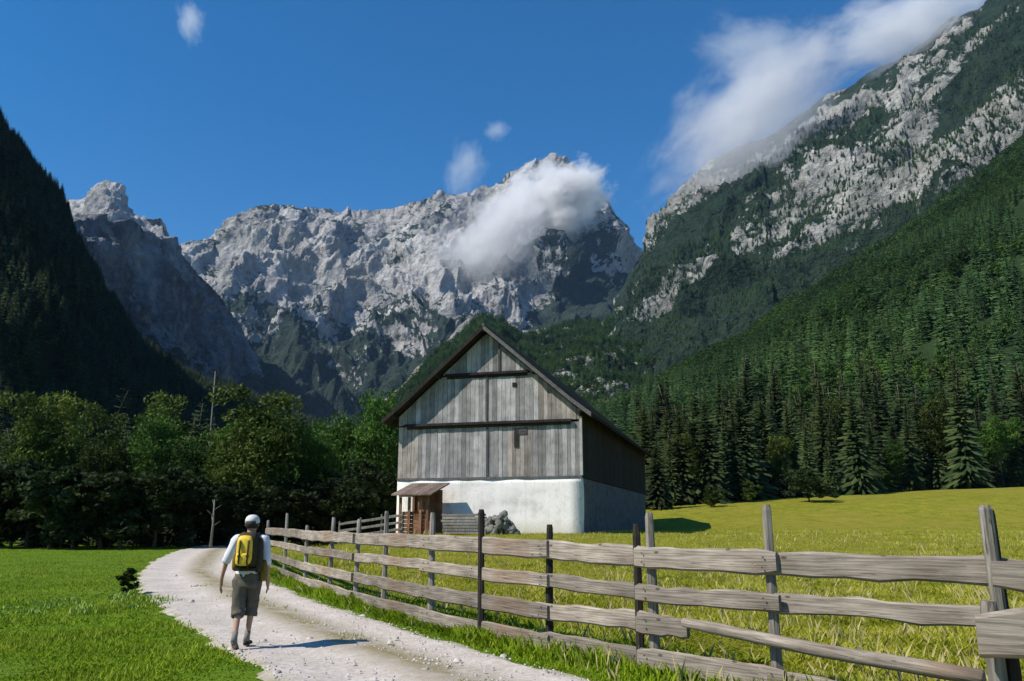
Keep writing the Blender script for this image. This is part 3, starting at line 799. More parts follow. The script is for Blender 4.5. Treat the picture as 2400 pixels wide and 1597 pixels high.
for k_, (cr, sd) in enumerate(((cr1, 1), (cr2, 2))):
    p, s_ = slope_points(Ps, Ss, 9500, 0.0, 1.03, sd, keep=keep_s)
    scatter('mountain_forest', p - np.array([0, 0, 1.0]), (4 + 15 * np.random.default_rng(sd).beta(1.6, 1.6, len(p))) * (1 - 0.25 * s_), cr, sd)
p, s_ = slope_points(Pf, Sf_, 15000, 0.0, 1.02, 3)
scatter('mountain_forest', p - np.array([0, 0, 1.0]), np.random.default_rng(3).uniform(9, 19, len(p)) * (1 - 0.3 * s_), cr3, 3)
# broadleaf trees in patches between the spruces of the right forest
lcm, lC = leafy_crown('crown', M['leaf_far'], 61, .42, .12, 1.0, 45, 26, .040)
lt = plant_tree('broadleaf_tree', (lcm, trunk_mesh('trunk', M['bark'], .8, .018, lC[::6], 61)), tree_px(1900, 148), 148, 15, 'round broadleaf tree at the foot of the right mountain forest', 'tree', None, z=gh(84, 112) + 6)
lcr = [c for c in lt.children if c.name.startswith('crown')][0]
def keep_b(P, S):
    return np.clip(0.1 + 2.6 * fbm(P[..., 0] * 0.008, P[..., 1] * 0.008, P[..., 2] * 0.01, 4), 0.02, 2)
p, s_ = slope_points(Ps, Ss, 12000, 0.0, 1.03, 12, keep=keep_b)
scatter('mountain_broadleaf_wood', p - np.array([0, 0, .8]), np.random.default_rng(12).uniform(8, 15, len(p)), lcr, 12)
p, s_ = slope_points(Pg, Sg, 4000, 0.0, 0.89, 13)
scatter('shoulder_broadleaf_wood', p, np.random.default_rng(13).uniform(7, 13, len(p)), lcr, 13)
# woods on the green shoulder and scattered up the right wall
p, s_ = slope_points(Pg, Sg, 7000, 0.0, 0.89, 5)
scatter('shoulder_woods', p, np.random.default_rng(5).uniform(9, 17, len(p)), cr1, 5)
def keep_r(P, S):
    k = fbm(P[..., 0] * 0.004, P[..., 1] * 0.004, P[..., 2] * 0.004, 3)
    return np.clip(0.15 + (1 - smooth(S, 0.2, 0.8)) * 0.8 + k * 1.2, 0.0, 2)
p, s_ = slope_points(Pr, Sr, 14000, 0.05, 0.93, 6, keep=keep_r)
scatter('scattered_mountain_trees', p, np.random.default_rng(6).uniform(6, 14, len(p)), cr2, 6)

# ------------------------------------------------------------------ barn
BZ = 1.0
gdir = (-0.961, 0.276)
ca_ = np.array([3.95, 46.0])
mid_g = ca_ + 5.68 * np.array(gdir)
barn = empty('barn', (mid_g[0], mid_g[1], BZ), -math.atan2(0.276, 0.961))
tag(barn, 'old alpine hay barn of grey boards on a whitewashed stone base, with a steep roof', 'barn')
HW = 5.68; LEN = 31.0
STONE = 3.15; EAVE = 7.0; APEX = 11.95
SL = (APEX - EAVE) / HW
def rake(x): return APEX - abs(x) * SL
# stone base: four walls with slightly uneven top
mb = MB()
mb.box(-HW, HW, 0.0, 0.6, -1.2, STONE); mb.box(HW - .6, HW - .12, 0.6, LEN, -1.2, STONE); mb.box(-HW + .002, -HW + .6, 0.6, LEN, -1.2, STONE); mb.box(-HW + .6, HW - .6, LEN - .6, LEN - .002, -1.2, STONE)
me_b = mb.build('stone_base', M['plaster'], barn)
# uneven plaster: subdivide and push
bm = bmesh.new(); bm.from_mesh(me_b.data)
bmesh.ops.subdivide_edges(bm, edges=bm.edges[:], cuts=14, use_grid_fill=True)
for v in bm.verts:
    q = pnoise(np.array([v.co.x * .9]), np.array([v.co.y * .9]), np.array([v.co.z * .9]))[0] * 0.05
    v.co.y += q if v.co.y < 0.3 else 0
    v.co.x += q if v.co.x > HW - 0.3 else 0
bm.to_mesh(me_b.data); bm.free()
me_b.data.polygons.foreach_set('use_smooth', np.ones(len(me_b.data.polygons), bool))
# dark inner hull behind the boards
mb = MB()
mb.prism([(-HW + .1, STONE), (HW - .1, STONE), (HW - .1, EAVE - .1), (0, APEX - .2), (-HW + .1, EAVE - .1)], 0.14, LEN - .14)
mb.build('inner_wall', M['barn_dark'], barn)
# gable boards, three tiers, each board its own part
L2 = 6.35; L1 = 9.35
def tier(z0, z1, yoff, wmean, warmx=None):
    x = -HW
    lim = HW
    while x < lim - 0.05:
        wd = min(wmean * random.uniform(.8, 1.25), lim - x)
        a, b = x + .008, x + wd - .008
        ta = min(z1, rake(a) - .03); tb = min(z1, rake(b) - .03)
        x += wd
        if ta < z0 + .03 and tb < z0 + .03: continue
        zz0 = z0 + random.uniform(-.05, .04)
        poly = [(a, zz0), (b, zz0), (b, max(tb, zz0 + .02)), (a, max(ta, zz0 + .02))]
        if a < 0 < b and z1 > APEX - .5: poly = [(a, zz0), (b, zz0), (b, tb), (0, APEX - .05), (a, ta)]
        m = MB(); y = yoff + random.uniform(-.014, .014)
        m.prism(poly, y, y + .035)
        warm = warmx is not None and any(p0 < a < p1 for p0, p1 in warmx)
        m.build('board', M['barn_board_warm' if warm else 'barn_board'], barn)
tier(STONE + .06, L2, 0.00, .25, [(-5.9, -4.6), (1.0, 2.6)])
tier(L2 + .12, L1, -0.08, .27, [(3.0, 5.5)])
tier(L1 + .12, APEX, -0.16, .27)
# ledges between the tiers
for z, hw in ((L2, 5.1), (L1, 2.55)):
    m = MB(); m.box(-hw - .1, hw + .1, -0.26, 0.10, z + .0, z + .15); m.build('ledge_beam', M['barn_dark'], barn)
    m = MB(); m.box(-hw, hw, -0.12, -0.05, z - .16, z - .004); m.build('ledge_beam', M['barn_dark'], barn)
# dark hatch slit and two small openings, vertical battens
m = MB(); m.box(1.72, 1.98, -.05, -.018, 4.95, 6.05); m.build('hatch', M['barn_dark'], barn)
m = MB(); m.box(1.98, 2.5, -.05, -.018, 5.7, 6.08); m.build('hatch', M['roof_wood'], barn)
m = MB(); m.box(1.62, 1.86, -.125, -.098, 8.55, 8.8); m.build('vent_hole', M['barn_dark'], barn)
for x, z0, z1, y in ((-.05, 6.6, 9.3, -.10), (.75, 9.55, 11.2, -.18), (-.02, 3.3, 6.3, -.02)):
    m = MB(); m.box(x, x + .13, y - .035, y, z0, z1); m.build('batten', M['roof_wood'], barn)
m = MB(); m.box(-HW - .02, HW + .04, -.05, .10, STONE - .03, STONE + .10); m.build('sill_beam', M['roof_wood'], barn)
m = MB(); m.box(HW - .06, HW + .10, -.055, .10, STONE + .12, EAVE - .35); m.build('corner_post', M['barn_board'], barn)
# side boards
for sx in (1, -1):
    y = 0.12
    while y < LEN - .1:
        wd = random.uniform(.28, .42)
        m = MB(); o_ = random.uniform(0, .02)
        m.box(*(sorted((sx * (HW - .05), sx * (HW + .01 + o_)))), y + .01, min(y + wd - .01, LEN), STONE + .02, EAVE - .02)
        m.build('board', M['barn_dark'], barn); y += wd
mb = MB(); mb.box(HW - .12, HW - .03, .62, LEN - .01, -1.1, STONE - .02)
sb_ = mb.build('side_base', M['masonry'], barn); sb_['label'] = 'pale masonry of the long side, darkened in colour for its shade'
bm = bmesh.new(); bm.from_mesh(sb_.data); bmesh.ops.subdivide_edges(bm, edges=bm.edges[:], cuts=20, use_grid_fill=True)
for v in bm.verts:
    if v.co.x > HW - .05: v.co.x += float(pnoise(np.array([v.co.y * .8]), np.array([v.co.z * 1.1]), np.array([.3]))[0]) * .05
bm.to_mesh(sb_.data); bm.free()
# back gable boards joined
m = MB()
xx = -HW
while xx < HW - .01:
    m.prism([(xx + .01, STONE), (xx + .29, STONE), (xx + .29, rake(xx + .29) - .05), (xx + .01, rake(xx + .01) - .05)], LEN - .05, LEN); xx += .3
m.build('back_wall', M['barn_board'], barn)
# roof: rafters, decking, shingle courses, barge boards
OH = 0.80; OHB = 0.6; SIDE = 0.80
roof_t = 0.16
def roof_pt(sx, d): # d = horizontal distance from the ridge
    kick = 0.10 * max(0, d - HW + .4)
    return sx * d, APEX + .30 - d * SL + kick
for sx, nm in ((-1, 'roof'), (1, 'roof')):
    ds = [0, 2, 4, HW - .4, HW + SIDE]
    top = [roof_pt(sx, d) for d in ds]
    poly = top + [(p[0], p[1] - roof_t) for p in reversed(top)]
    m = MB()
    n = len(poly)
    m.prism(poly, -OH, LEN + OHB)
    rf = m.build('roof', M['barn_dark'], barn)
    # courses of shingles
    m = MB(); d = 0.0
    Ltot = HW + SIDE
    while d < Ltot:
        x0, z0 = roof_pt(sx, d); x1, z1 = roof_pt(sx, min(d + .34, Ltot + .05))
        m.prism([(x0, z0 + .012), (x1, z1 + .055), (x1, z1 + .03), (x0, z0 + .006)], -OH - .04, LEN + OHB + .04); d += .32
    sh = m.build('shingles', M['roof_wood'], rf)
    # barge board
    m = MB(); m.prism([(p[0], p[1] + .03) for p in top] + [(p[0], p[1] - .24) for p in reversed(top)], -OH - .10, -OH - .055)
    m.build('barge_board', M['roof_wood'] if sx > 0 else M['barn_dark'], rf)
    # rafters under the roof
    y = 0.4
    while y < LEN:
        tp = [(roof_pt(sx, d)[0], roof_pt(sx, d)[1] - roof_t - .004) for d in (HW - .3, HW + SIDE - .08)]
        m = MB(); m.prism([tp[0], tp[1], (tp[1][0], tp[1][1] - .13), (tp[0][0], tp[0][1] - .16)], y, y + .12)
        m.build('rafter', M['barn_dark'], rf); y += 1.1
m = MB(); m.tube([(0, -OH - .1, APEX + .34), (0, LEN + OHB + .1, APEX + .34)], .10, 6); m.build('ridge_beam', M['roof_wood'], barn)
# verge purlin ends
for sx in (-1, 1):
    for d in (0.0001, 3.0, 5.8):
        x, z = roof_pt(sx, d)
        m = MB(); m.box(x - .09, x + .09, -OH - .02 - .002 * sx, 0.12, z - roof_t - .24, z - roof_t - .02); m.build('purlin', M['barn_dark'], barn)

# ------------------------------------------------------------------ lean-to shed at the barn's left corner
cx_, cy_ = at_depth(950, 1228, 45.5)[0], 45.5
shed = empty('lean_to_shed', (cx_, cy_, gh(cx_, cy_)), -math.atan2(0.276, 0.961))
tag(shed, 'small brown open wooden shed with a low roof at the left corner of the barn', 'shed')
SW = 0.82; GZ0 = 0.0
for x in (-SW, -.28, SW * 0.5, SW):
    m = MB(); m.box(x - .07, x + .07, -.02, .10, -.3, 2.05); m.build('post', M['shed'], shed)
for x in (-SW, SW):
    m = MB(); m.box(x - .07, x + .07, 1.9, 2.02, -.3, 2.5); m.build('post', M['shed'], shed)
for i in range(6):
    m = MB(); z = -.05 + i * .22; m.box(-SW + .08, SW - .08, .12, .15, z, z + .2); m.build('plank', M['shed'], shed)
for i in range(7):
    x = -SW + .03 + i * .26
    m = MB(); m.box(x - .1, x + .16, 2.03, 2.06, -.2, 2.5); m.build('back_plank', M['shed'], shed)
m = MB(); m.box(-SW - .1, SW + .1, .0, .09, 2.06, 2.2); m.build('beam', M['shed'], shed)
rt = empty
for i in range(8):
    x = -1.15 + i * .3
    m = MB()
    m.add([(x, -.5, 2.12), (x + .285, -.5, 2.12), (x + .285, 2.4, 2.85), (x, 2.4, 2.85), (x, -.5, 2.2), (x + .285, -.5, 2.2), (x + .285, 2.4, 2.93), (x, 2.4, 2.93)],
          [(0,3,2,1),(4,5,6,7),(0,1,5,4),(1,2,6,5),(2,3,7,6),(3,0,4,7)])
    m.build('roof_board', M['shed_roof'], shed)

# stone and brush heap against the white wall
px_, Yh = 1150, 44.6
hx, _, _ = at_depth(px_, 1228, Yh)
heap = empty('stone_heap', (hx, Yh, gh(hx, Yh))); tag(heap, 'grey heap of field stones piled against the white barn wall', 'stone heap')
M['stone'] = simple('grey_field_stone', (0.20, 0.195, 0.17), 0.95, 0.1, 3, 0.5)
bmx = bmesh.new(); bmesh.ops.create_icosphere(bmx, subdivisions=2, radius=1)
for v in bmx.verts: v.co *= 1 + 0.22 * float(pnoise(np.array([v.co.x * 1.3]), np.array([v.co.y * 1.3]), np.array([v.co.z * 1.3 + 5]))[0])
stone_me = bpy.data.meshes.new('stone'); bmx.to_mesh(stone_me); bmx.free(); stone_me.materials.append(M['stone'])
random.seed(5)
for i in range(75):
    u = random.uniform(-1, 1); hmax = 1.25 * (1 - abs(u) ** 1.6)
    o = link('stone', stone_me, None, heap); s = random.uniform(.10, .24)
    o.location = (u * .95, random.uniform(-.5, .45) * (1 - abs(u) * .5), random.uniform(0, 1) * hmax)
    o.scale = (s * random.uniform(.9, 1.5), s, s * random.uniform(.6, 1)); o.rotation_euler = (random.uniform(0, 3), random.uniform(0, 3), random.uniform(0, 3))

# stack of weathered planks between shed and heap
sx_, Yp = 1062, 44.8
X_ = at_depth(sx_, 1228, Yp)[0]
stack = empty('plank_stack', (X_, Yp, gh(X_, Yp)), -math.atan2(0.276, 0.961)); tag(stack, 'low stack of pale grey planks lying in front of the white barn wall', 'plank stack')
for r_ in range(7):
    for c_ in range(3):
        m = MB(); z = .05 + r_ * .16; o_ = random.uniform(-.08, .08)
        m.box(-1.15 + o_, 1.15 + o_, c_ * .28, c_ * .28 + .26, z, z + .12); m.build('plank', M['post'], stack)
    if r_ % 2 == 0:
        for xx in (-.9, .9):
            m = MB(); m.box(xx, xx + .1, 0.02, .8, z + .121, z + .159); m.build('spacer', M['barn_dark'], stack)

# ------------------------------------------------------------------ fences
random.seed(21)
def fence_line(src):
    return [on_ground(x / K, y / K, 0.12) for x, y in src]
FL = fence_line([(612, 1322), (660, 1343), (702, 1361), (760, 1380), (848, 1405), (902, 1421), (939, 1433), (1041, 1456), (1143, 1485), (1245, 1504), (1347, 1522), (1527, 1557), (1655, 1577), (1740, 1592), (1850, 1608)]) 
FL += [np.array((3.55, 7.95)), np.array((4.55, 7.35))]
FL = np.array(FL); FLd = np.r_[0, np.cumsum(np.hypot(*np.diff(FL, axis=0).T))]
def fl_at(s): return np.array([np.interp(s, FLd, FL[:, 0]), np.interp(s, FLd, FL[:, 1])])
def fl_px(px):   # distance along the line where it is seen at bearing px
    t = np.linspace(0, FLd[-1], 2000); q = np.stack([np.interp(t, FLd, FL[:, 0]), np.interp(t, FLd, FL[:, 1])], 1)
    a, b, c = ray(px, 1300); return t[np.argmin(np.abs(q[:, 0] / q[:, 1] - a / b))]
fence = empty('rail_fence', (float(fl_at(0)[0]), float(fl_at(0)[1]), 0))
tag(fence, 'long curving fence of four weathered rails on tall posts beside the gravel track', 'fence')
fo = Vector(fence.location)
def board_between(a, b, z0, z1, thick, name, mat, parent, off, up=0.22, wob=0.015, origin=None):
    """a rail: irregular plank from a to b (xy), with its own local x along the grain"""
    origin = fo if origin is None else origin
    a = Vector((a[0], a[1], z0)); b = Vector((b[0], b[1], z1)); d = b - a; L_ = d.length
    n = 9; mb_ = MB(); rings = []
    for i in range(n):
        u = i / (n - 1)
        zt = up / 2 + random.uniform(-wob, wob); zb_ = -up / 2 + random.uniform(-wob, wob)
        if i in (0, n - 1): zt *= .86; zb_ *= .86
        tq = thick / 2
        sagz = random.uniform(-wob, wob) * .6
        rings.append([(u * L_, -tq, zb_ * .8 + sagz), (u * L_, -tq, zt * .8 + sagz), (u * L_, -tq * .4, zt + sagz), (u * L_, tq * .7, zt * .9 + sagz), (u * L_, tq, zb_ * .75 + sagz), (u * L_, -tq * .2, zb_ + sagz)])
    mb_.loft(rings)
    o = mb_.build(name, mat, parent)
    yaw = math.atan2(d.y, d.x); pit = -math.asin(d.z / L_)
    nrm = Vector((-math.sin(yaw), math.cos(yaw), 0)) * off
    o.location = a + nrm - origin; o.rotation_euler = (0, pit, yaw)
    return o
post_px = [(612, 1.75, 0), (655, 1.95, 0), (705, 1.6, 0), (760, 1.80, 0), (820, 1.75, 0), (885, 1.90, 0), (993, 1.85, 0), (1108, 1.88, 1), (1262, 1.66, 1), (1500, 1.80, 0), (1772, 1.87, 0)]
post_s = []
for px, h, dk in post_px:
    s = fl_px(px); p = fl_at(s); post_s.append(s)
    m = MB(); r0 = .052 if px < 1400 else .058
    lean = (random.uniform(-.03, .03), random.uniform(-.03, .03))
    m.tube([(0, 0, -.35), (lean[0] * .5, lean[1] * .5, h * .5), (lean[0], lean[1], h * .97), (lean[0], lean[1], h)], [r0 * 1.1, r0, r0 * .9, r0 * .7], 7, True, .12)
    o = m.build('post', M['post_dark' if dk else 'post'], fence); o.location = (p[0] - fo.x, p[1] - fo.y, 0)
    if dk: o['label'] = 'dark post'  # these two posts take the darker wood colour
    if px in (1500,):        # the second pole of the pair, behind the rails
        q = fl_at(s + .03); m = MB()
        m.tube([(0, 0, -.35), (.0, 0, h * .85), (.0, 0, h * (.93))], [r0 * .9, r0 * .85, r0 * .6], 7, True, .1)
        o2 = m.build('post', M['post_dark'], fence); t_ = fl_at(min(s + .3, FLd[-1])) - fl_at(s - .3); t_ /= np.linalg.norm(t_)
        o2.location = (q[0] - fo.x - t_[1] * -.22, q[1] - fo.y + t_[0] * .22 + .0, 0); o2['label'] = 'dark rear post of a pair'
# end posts of the line: the tall one at the right where two sections meet
endp = np.array(at_depth(2290, 1400, 7.2)[:2])
for dx_, dy_, h, mt, r_ in ((.02, 0, 1.84, 'post', .058), (.105, .06, 1.80, 'post_dark', .035)):
    m = MB(); m.tube([(.0, 0, -.4), (0.01, 0, h * .5), (-.0, 0, h * .98), (0, 0, h)], [r_ * 1.1, r_, r_ * .95, r_ * .7], 8, True, .1)
    o = m.build('post', M[mt], fence); o.location = (endp[0] + dx_ - fo.x, endp[1] + dy_ - fo.y, 0)
    if mt == 'post_dark': o['label'] = 'thin dark pole behind the thick right-hand post'
# rails between stations
st = sorted(set([post_s[0], post_s[2], post_s[4], post_s[6], post_s[8], post_s[9], post_s[10]]))
tops = {0: (1.42, .25), 1: (.99, .185), 2: (.68, .22), 3: (.30, .23)}
def railz(i, s):
    far = 1 - smooth(s, post_s[7], post_s[9]); return tops[i][0] + float(far) * (.06 if i < 1 else .07 if i < 2 else -.03 if i == 2 else -.02)
for k_ in range(len(st) - 1):
    a, b = fl_at(st[k_] - (.15 if k_ else 0)), fl_at(st[k_ + 1] + .15)
    for i in range(4):
        if i == 2 and k_ == len(st) - 2: b2 = fl_at(st[k_] + .55)      # this rail ends short; a round pole takes over
        else: b2 = b
        o = board_between(a, b2, railz(i, st[k_]) - tops[i][1] / 2 + random.uniform(-.015, .015), railz(i, st[k_ + 1]) - tops[i][1] / 2 + random.uniform(-.015, .015),
                      .06, 'rail', M['rail'], fence, -.075 - (.05 if k_ % 2 else 0), tops[i][1])
nm = MB()
for s_ in post_s:
    p_ = fl_at(s_); t_ = fl_at(min(s_ + .2, FLd[-1])) - fl_at(max(s_ - .2, 0)); t_ /= np.linalg.norm(t_)
    for i in range(4):
        for dz_ in (-.05, .05):
            c_ = Vector((p_[0] + t_[1] * .16 + t_[0] * random.uniform(-.03, .03), p_[1] - t_[0] * .16, railz(i, s_) - tops[i][1] / 2 + dz_)) - fo
            nm.tube([c_, c_ + Vector((t_[1] * .012, -t_[0] * .012, 0))], [.009, .009], 6)
nm.build('nail', simple('rusty_iron', (0.09, 0.05, 0.035), .8), fence)['kind'] = 'stuff'
s_l = post_s[10]; pa = fl_at(s_l - .15)
board_between(pa, endp + np.array((.35, .02)), 1.28, 1.27, .07, 'rail', M['rail'], fence, -.10, .24)
board_between(pa, endp + np.array((-.05, .1)), .90, .89, .05, 'rail', M['rail'], fence, -.03, .185)
board_between(pa, endp + np.array((.3, .02)), .18, .05, .06, 'rail', M['rail'], fence, -.12, .20)
# round pole crossing in front
A_ = np.array(at_depth(1572, 1432, 9.05)); B_ = np.array(at_depth(2262, 1560, 7.0))
dl = Vector(B_) - Vector(A_)
m = MB(); m.tube([(dl.length * u, 0.02 * math.sin(u * 9), -.02 * math.sin(u * 3.1)) for u in np.linspace(0, 1, 9)], [.050, .064, .062, .063, .066, .064, .067, .070, .064], 10, True, .03)
o = m.build('rail', M['rail'], fence, True); o.location = Vector(A_) - fo; o.rotation_euler = (0, -math.asin(dl.z / dl.length), math.atan2(dl.y, dl.x)); o['label'] = 'pale round pole slanting down to the right'

# nearer section at the right edge of the view
nA = np.array(at_depth(2247, 1458, 4.0)[:2]); nB = nA + np.array((1.5, -.75))
near = empty('near_fence_section', (float(nA[0]), float(nA[1]), 0))
tag(near, 'nearer fence section with broad grey boards at the right edge of the view', 'fence')
no = Vector(near.location)
zb_ = float(at_depth(2247, 1458, 4.0)[2])
board_between(nA, nB, zb_, zb_ - .02, .07, 'board', M['rail'], near, 0, .235, origin=no)
board_between(nA + np.array((.12, .02)), nB, float(at_depth(2300, 1325, 4.0)[2]) + .01, float(at_depth(2300, 1325, 4.0)[2]) - .05, .06, 'board', M['rail'], near, -.05, .15, origin=no)
board_between(nA + np.array((-.1, .02)), nB, .42, .40, .07, 'board', M['rail'], near, 0, .2, origin=no)
for q, (h, mt, ox, oy) in enumerate(((1.32, 'post', .13, .10), (1.27, 'post_dark', .22, .13))):
    m = MB(); m.tube([(0, 0, -.4), (0, 0, h * .95), (0, 0, h)], [.045, .042, .034], 8, True, .1)
    o = m.build('post', M[mt], near); o.location = (ox, oy, 0)

# low far fence beside the shed
ff = empty('far_rail_fence', tuple(np.array([*at_depth(790, 1235, 42)[:2], 0.0])))
tag(ff, 'short low grey rail fence running from the trees to the little shed', 'fence')
fq = Vector(ff.location)
f0, f1 = np.array(at_depth(780, 1235, 42.5)[:2]), np.array(at_depth(925, 1235, 42.5)[:2])
for i, u in enumerate(np.linspace(0, 1, 4)):
    p = f0 * (1 - u) + f1 * u; g = gh(*p)
    m = MB(); m.tube([(0, 0, -.3), (0, 0, 1.2)], [.06, .05], 6); o = m.build('post', M['post'], ff); o.location = (p[0] - fq.x, p[1] - fq.y, g)
for z in (.35, .7, 1.05):
    board_between(f0, f1, z + gh(*f0), z + gh(*f1), .05, 'rail', M['post'], ff, -.08, .13, .01, origin=fq)

# ------------------------------------------------------------------ grass blades
def blades(name, pts, h, wd, lean, cols, mat):
    n = len(pts); r = np.random.default_rng(len(name))
    an = r.uniform(0, 2 * np.pi, n); hh = h * r.uniform(.5, 1.35, n); ww = wd * r.uniform(.6, 1.3, n)
    la = r.uniform(0, 2 * np.pi, n); ll = lean * hh * r.uniform(.2, 1.4, n)
    bx = np.cos(an) * ww; by = np.sin(an) * ww
    pn = fbm(pts[:, 0] * .55, pts[:, 1] * .55, pts[:, 0] * 0 + 4, 4); hh = hh * np.clip(1 + 1.5 * pn, .35, 1.5); cols = np.clip(cols * .65 + .2 + .9 * pn, 0, 1)
    z = ground_h(pts[:, 0], pts[:, 1]) - .01
    P0 = np.stack([pts[:, 0] - bx, pts[:, 1] - by, z], 1); P1 = np.stack([pts[:, 0] + bx, pts[:, 1] + by, z], 1)
    P2 = np.stack([pts[:, 0] + bx * .7 + np.cos(la) * ll * .35, pts[:, 1] + by * .7 + np.sin(la) * ll * .35, z + hh * .6], 1)
    P3 = np.stack([pts[:, 0] + np.cos(la) * ll, pts[:, 1] + np.sin(la) * ll, z + hh], 1)
    V = np.stack([P0, P1, P2, P3], 1).reshape(-1, 3)
    b = np.arange(n)[:, None] * 4
    F = np.concatenate([b + [0, 1, 2], b + [0, 2, 3]], 1).reshape(-1, 3)
    me = np_mesh(name, V, F); attr(me, 'tone', np.repeat(cols, 4)); attr(me, 'meadow', np.repeat(meadow_mask(pts[:, 0], pts[:, 1]), 4))
    return tag(link(name, me, mat), kind='stuff')
t = NT('grass_blades')
lawn = t.ramp(t.attr('tone'), [(0.0, (0.10,0.165,0.007)), (0.6, (0.21,0.305,0.011)), (1.0, (0.33,0.40,0.045))])
mead = t.ramp(t.attr('tone'), [(0.0, (0.16,0.20,0.010)), (0.5, (0.34,0.355,0.025)), (1.0, (0.54,0.50,0.12))])
c = t.mix(t.attr('meadow'), lawn, mead)
nn = t.noise(t.coord((1, 1, 1)), 0.6, 3); c = t.mix(1.0, c, t.ramp(nn, [(0.3, 0.7), (0.7, 1.2)]), 'MULTIPLY')
t.color(c); t.b.inputs['Roughness'].default_value = .8; t.b.inputs['Specular IOR Level'].default_value = .1
tr = t.n('ShaderNodeBsdfTranslucent'); t.l(c, tr.inputs[0]); mx = t.n('ShaderNodeMixShader'); mx.inputs[0].default_value = .3
t.l(t.b.outputs[0], mx.inputs[1]); t.l(tr.outputs[0], mx.inputs[2]); t.l(mx.outputs[0], t.out.inputs[0])
M['blade'] = t.m
def wedge_points(n, y0, y1, xa=-.74, xb=.74, p=1.0, seed=0):
    r = np.random.default_rng(seed); u = r.random(n)
    y = y0 * (y1 / y0) ** (u ** p); x = y * r.uniform(xa, xb, n)
    return np.stack([x, y], 1)
P_ = wedge_points(360000, 6.5, 70, p=.85, seed=1)
u_ = track_u(P_[:, 0], P_[:, 1])
# off the gravel, with tufts creeping over its edge and sparse growth on the hump
r_ = np.random.default_rng(9)
keep = (u_ < 0.015 + r_.normal(0, .022, len(u_))) | (u_ > 0.985 + r_.normal(0, .022, len(u_))) | (P_[:, 1] > 76)
kn = fbm(P_[:, 0] * .5, P_[:, 1] * .5, P_[:, 0] * 0, 3)
hump = (np.abs(u_ - .60) < .12) & (kn > -0.08) & (r_.random(len(u_)) < .42)
P1_ = P_[keep]; md = meadow_mask(P1_[:, 0], P1_[:, 1])
lawn_pts = P1_[md < .5]; mead_pts = P1_[md >= .5]
blades('lawn_grass', lawn_pts, .055, .011, .7, r_.random(len(lawn_pts)), M['blade'])
blades('meadow_grass', mead_pts, .085, .006, .8, r_.random(len(mead_pts)) ** .8, M['blade'])
hp = P_[hump]; blades('track_grass', hp, .05, .007, .8, .4 + .6 * r_.random(len(hp)), M['blade'])
# taller growth at the foot of the fence
s__ = r_.uniform(0, FLd[-1] + .01, 26000)
q = np.stack([np.interp(s__, FLd, FL[:, 0]), np.interp(s__, FLd, FL[:, 1])], 1) + r_.normal(0, .16, (len(s__), 2))
blades('fence_foot_grass', q, .15, .008, .6, r_.random(len(q)) * .8, M['blade'])
# loose stones on the track, thickest along its rims
q = wedge_points(60000, 6.5, 30, p=.9, seed=4); uu = track_u(q[:, 0], q[:, 1])
q = q[(uu > .01) & (uu < .99) & (r_.random(len(uu)) < .06 + .5 * np.exp(-(np.minimum(uu, 1 - uu) / .06) ** 2) + .22 * np.exp(-((uu - .6) / .12) ** 2))][:6500]
ns = len(q); sz = r_.uniform(.006, .02, ns) * (1 + (r_.random(ns) < .04) * 1.6)
cube = np.array([(-1,-1,-.4),(1,-1,-.4),(1,1,-.4),(-1,1,-.4),(-.6,-.7,.7),(.7,-.5,.6),(.5,.7,.8),(-.7,.5,.6)])
an = r_.uniform(0, 6.28, ns); ca, sa = np.cos(an), np.sin(an)
Vx = cube[None] * (1 + r_.uniform(-.25, .25, (ns, 8, 3))); X_2 = (Vx[..., 0] * ca[:, None] - Vx[..., 1] * sa[:, None] * .75); Y_2 = (Vx[..., 0] * sa[:, None] + Vx[..., 1] * ca[:, None] * .75)
V = np.stack([q[:, 0, None] + X_2 * sz[:, None], q[:, 1, None] + Y_2 * sz[:, None], .035 + ground_h(q[:, 0], q[:, 1])[:, None] + (Vx[..., 2] * .7 + .2) * sz[:, None]], -1).reshape(-1, 3)
F = (np.array([(4,5,6,7),(0,1,5,4),(1,2,6,5),(2,3,7,6),(3,0,4,7)])[None] + np.arange(ns)[:, None, None] * 8).reshape(-1, 4)
tag(link('loose_gravel', np_mesh('loose_gravel', V, F), simple('loose_stone', (0.47, 0.44, 0.40), .95, .1, 9, .4)), kind='stuff')
# pale clover tufts on the left lawn
ct = on_ground(205, 1392); q = np.concatenate([np.array([ct[0] + r_.normal(0, .8), ct[1] + r_.normal(0, 1.7)]) + r_.normal(0, .13, (45, 2)) for _ in range(26)])
fl = blades('clover_patch', q, .09, .016, .6, np.ones(len(q)), simple('pale_clover', (0.26, 0.36, 0.07), .8))

# broad-leaved weeds and seed heads scattered through meadow and verge
q = wedge_points(9000, 6.8, 34, p=.9, seed=14); q = q[(track_u(q[:, 0], q[:, 1]) > 1.02) & (fbm(q[:, 0] * .3, q[:, 1] * .3, q[:, 0] * 0, 3) > 0.0)]
q = np.repeat(q, 9, 0) + r_.normal(0, .055, (len(q) * 9, 2))
blades('weed_leaves', q, .11, .013, .9, r_.random(len(q)) * .25, M['blade'])
q = wedge_points(3500, 6.8, 45, p=.9, seed=15); q = q[(track_u(q[:, 0], q[:, 1]) > 1.05)]
q = np.repeat(q, 2, 0) + r_.normal(0, .03, (len(q) * 2, 2))
blades('dry_seed_stalks', q, .22, .0035, .45, np.ones(len(q)) * 1.0, simple('dry_stalks', (0.42, 0.36, 0.17), .9))
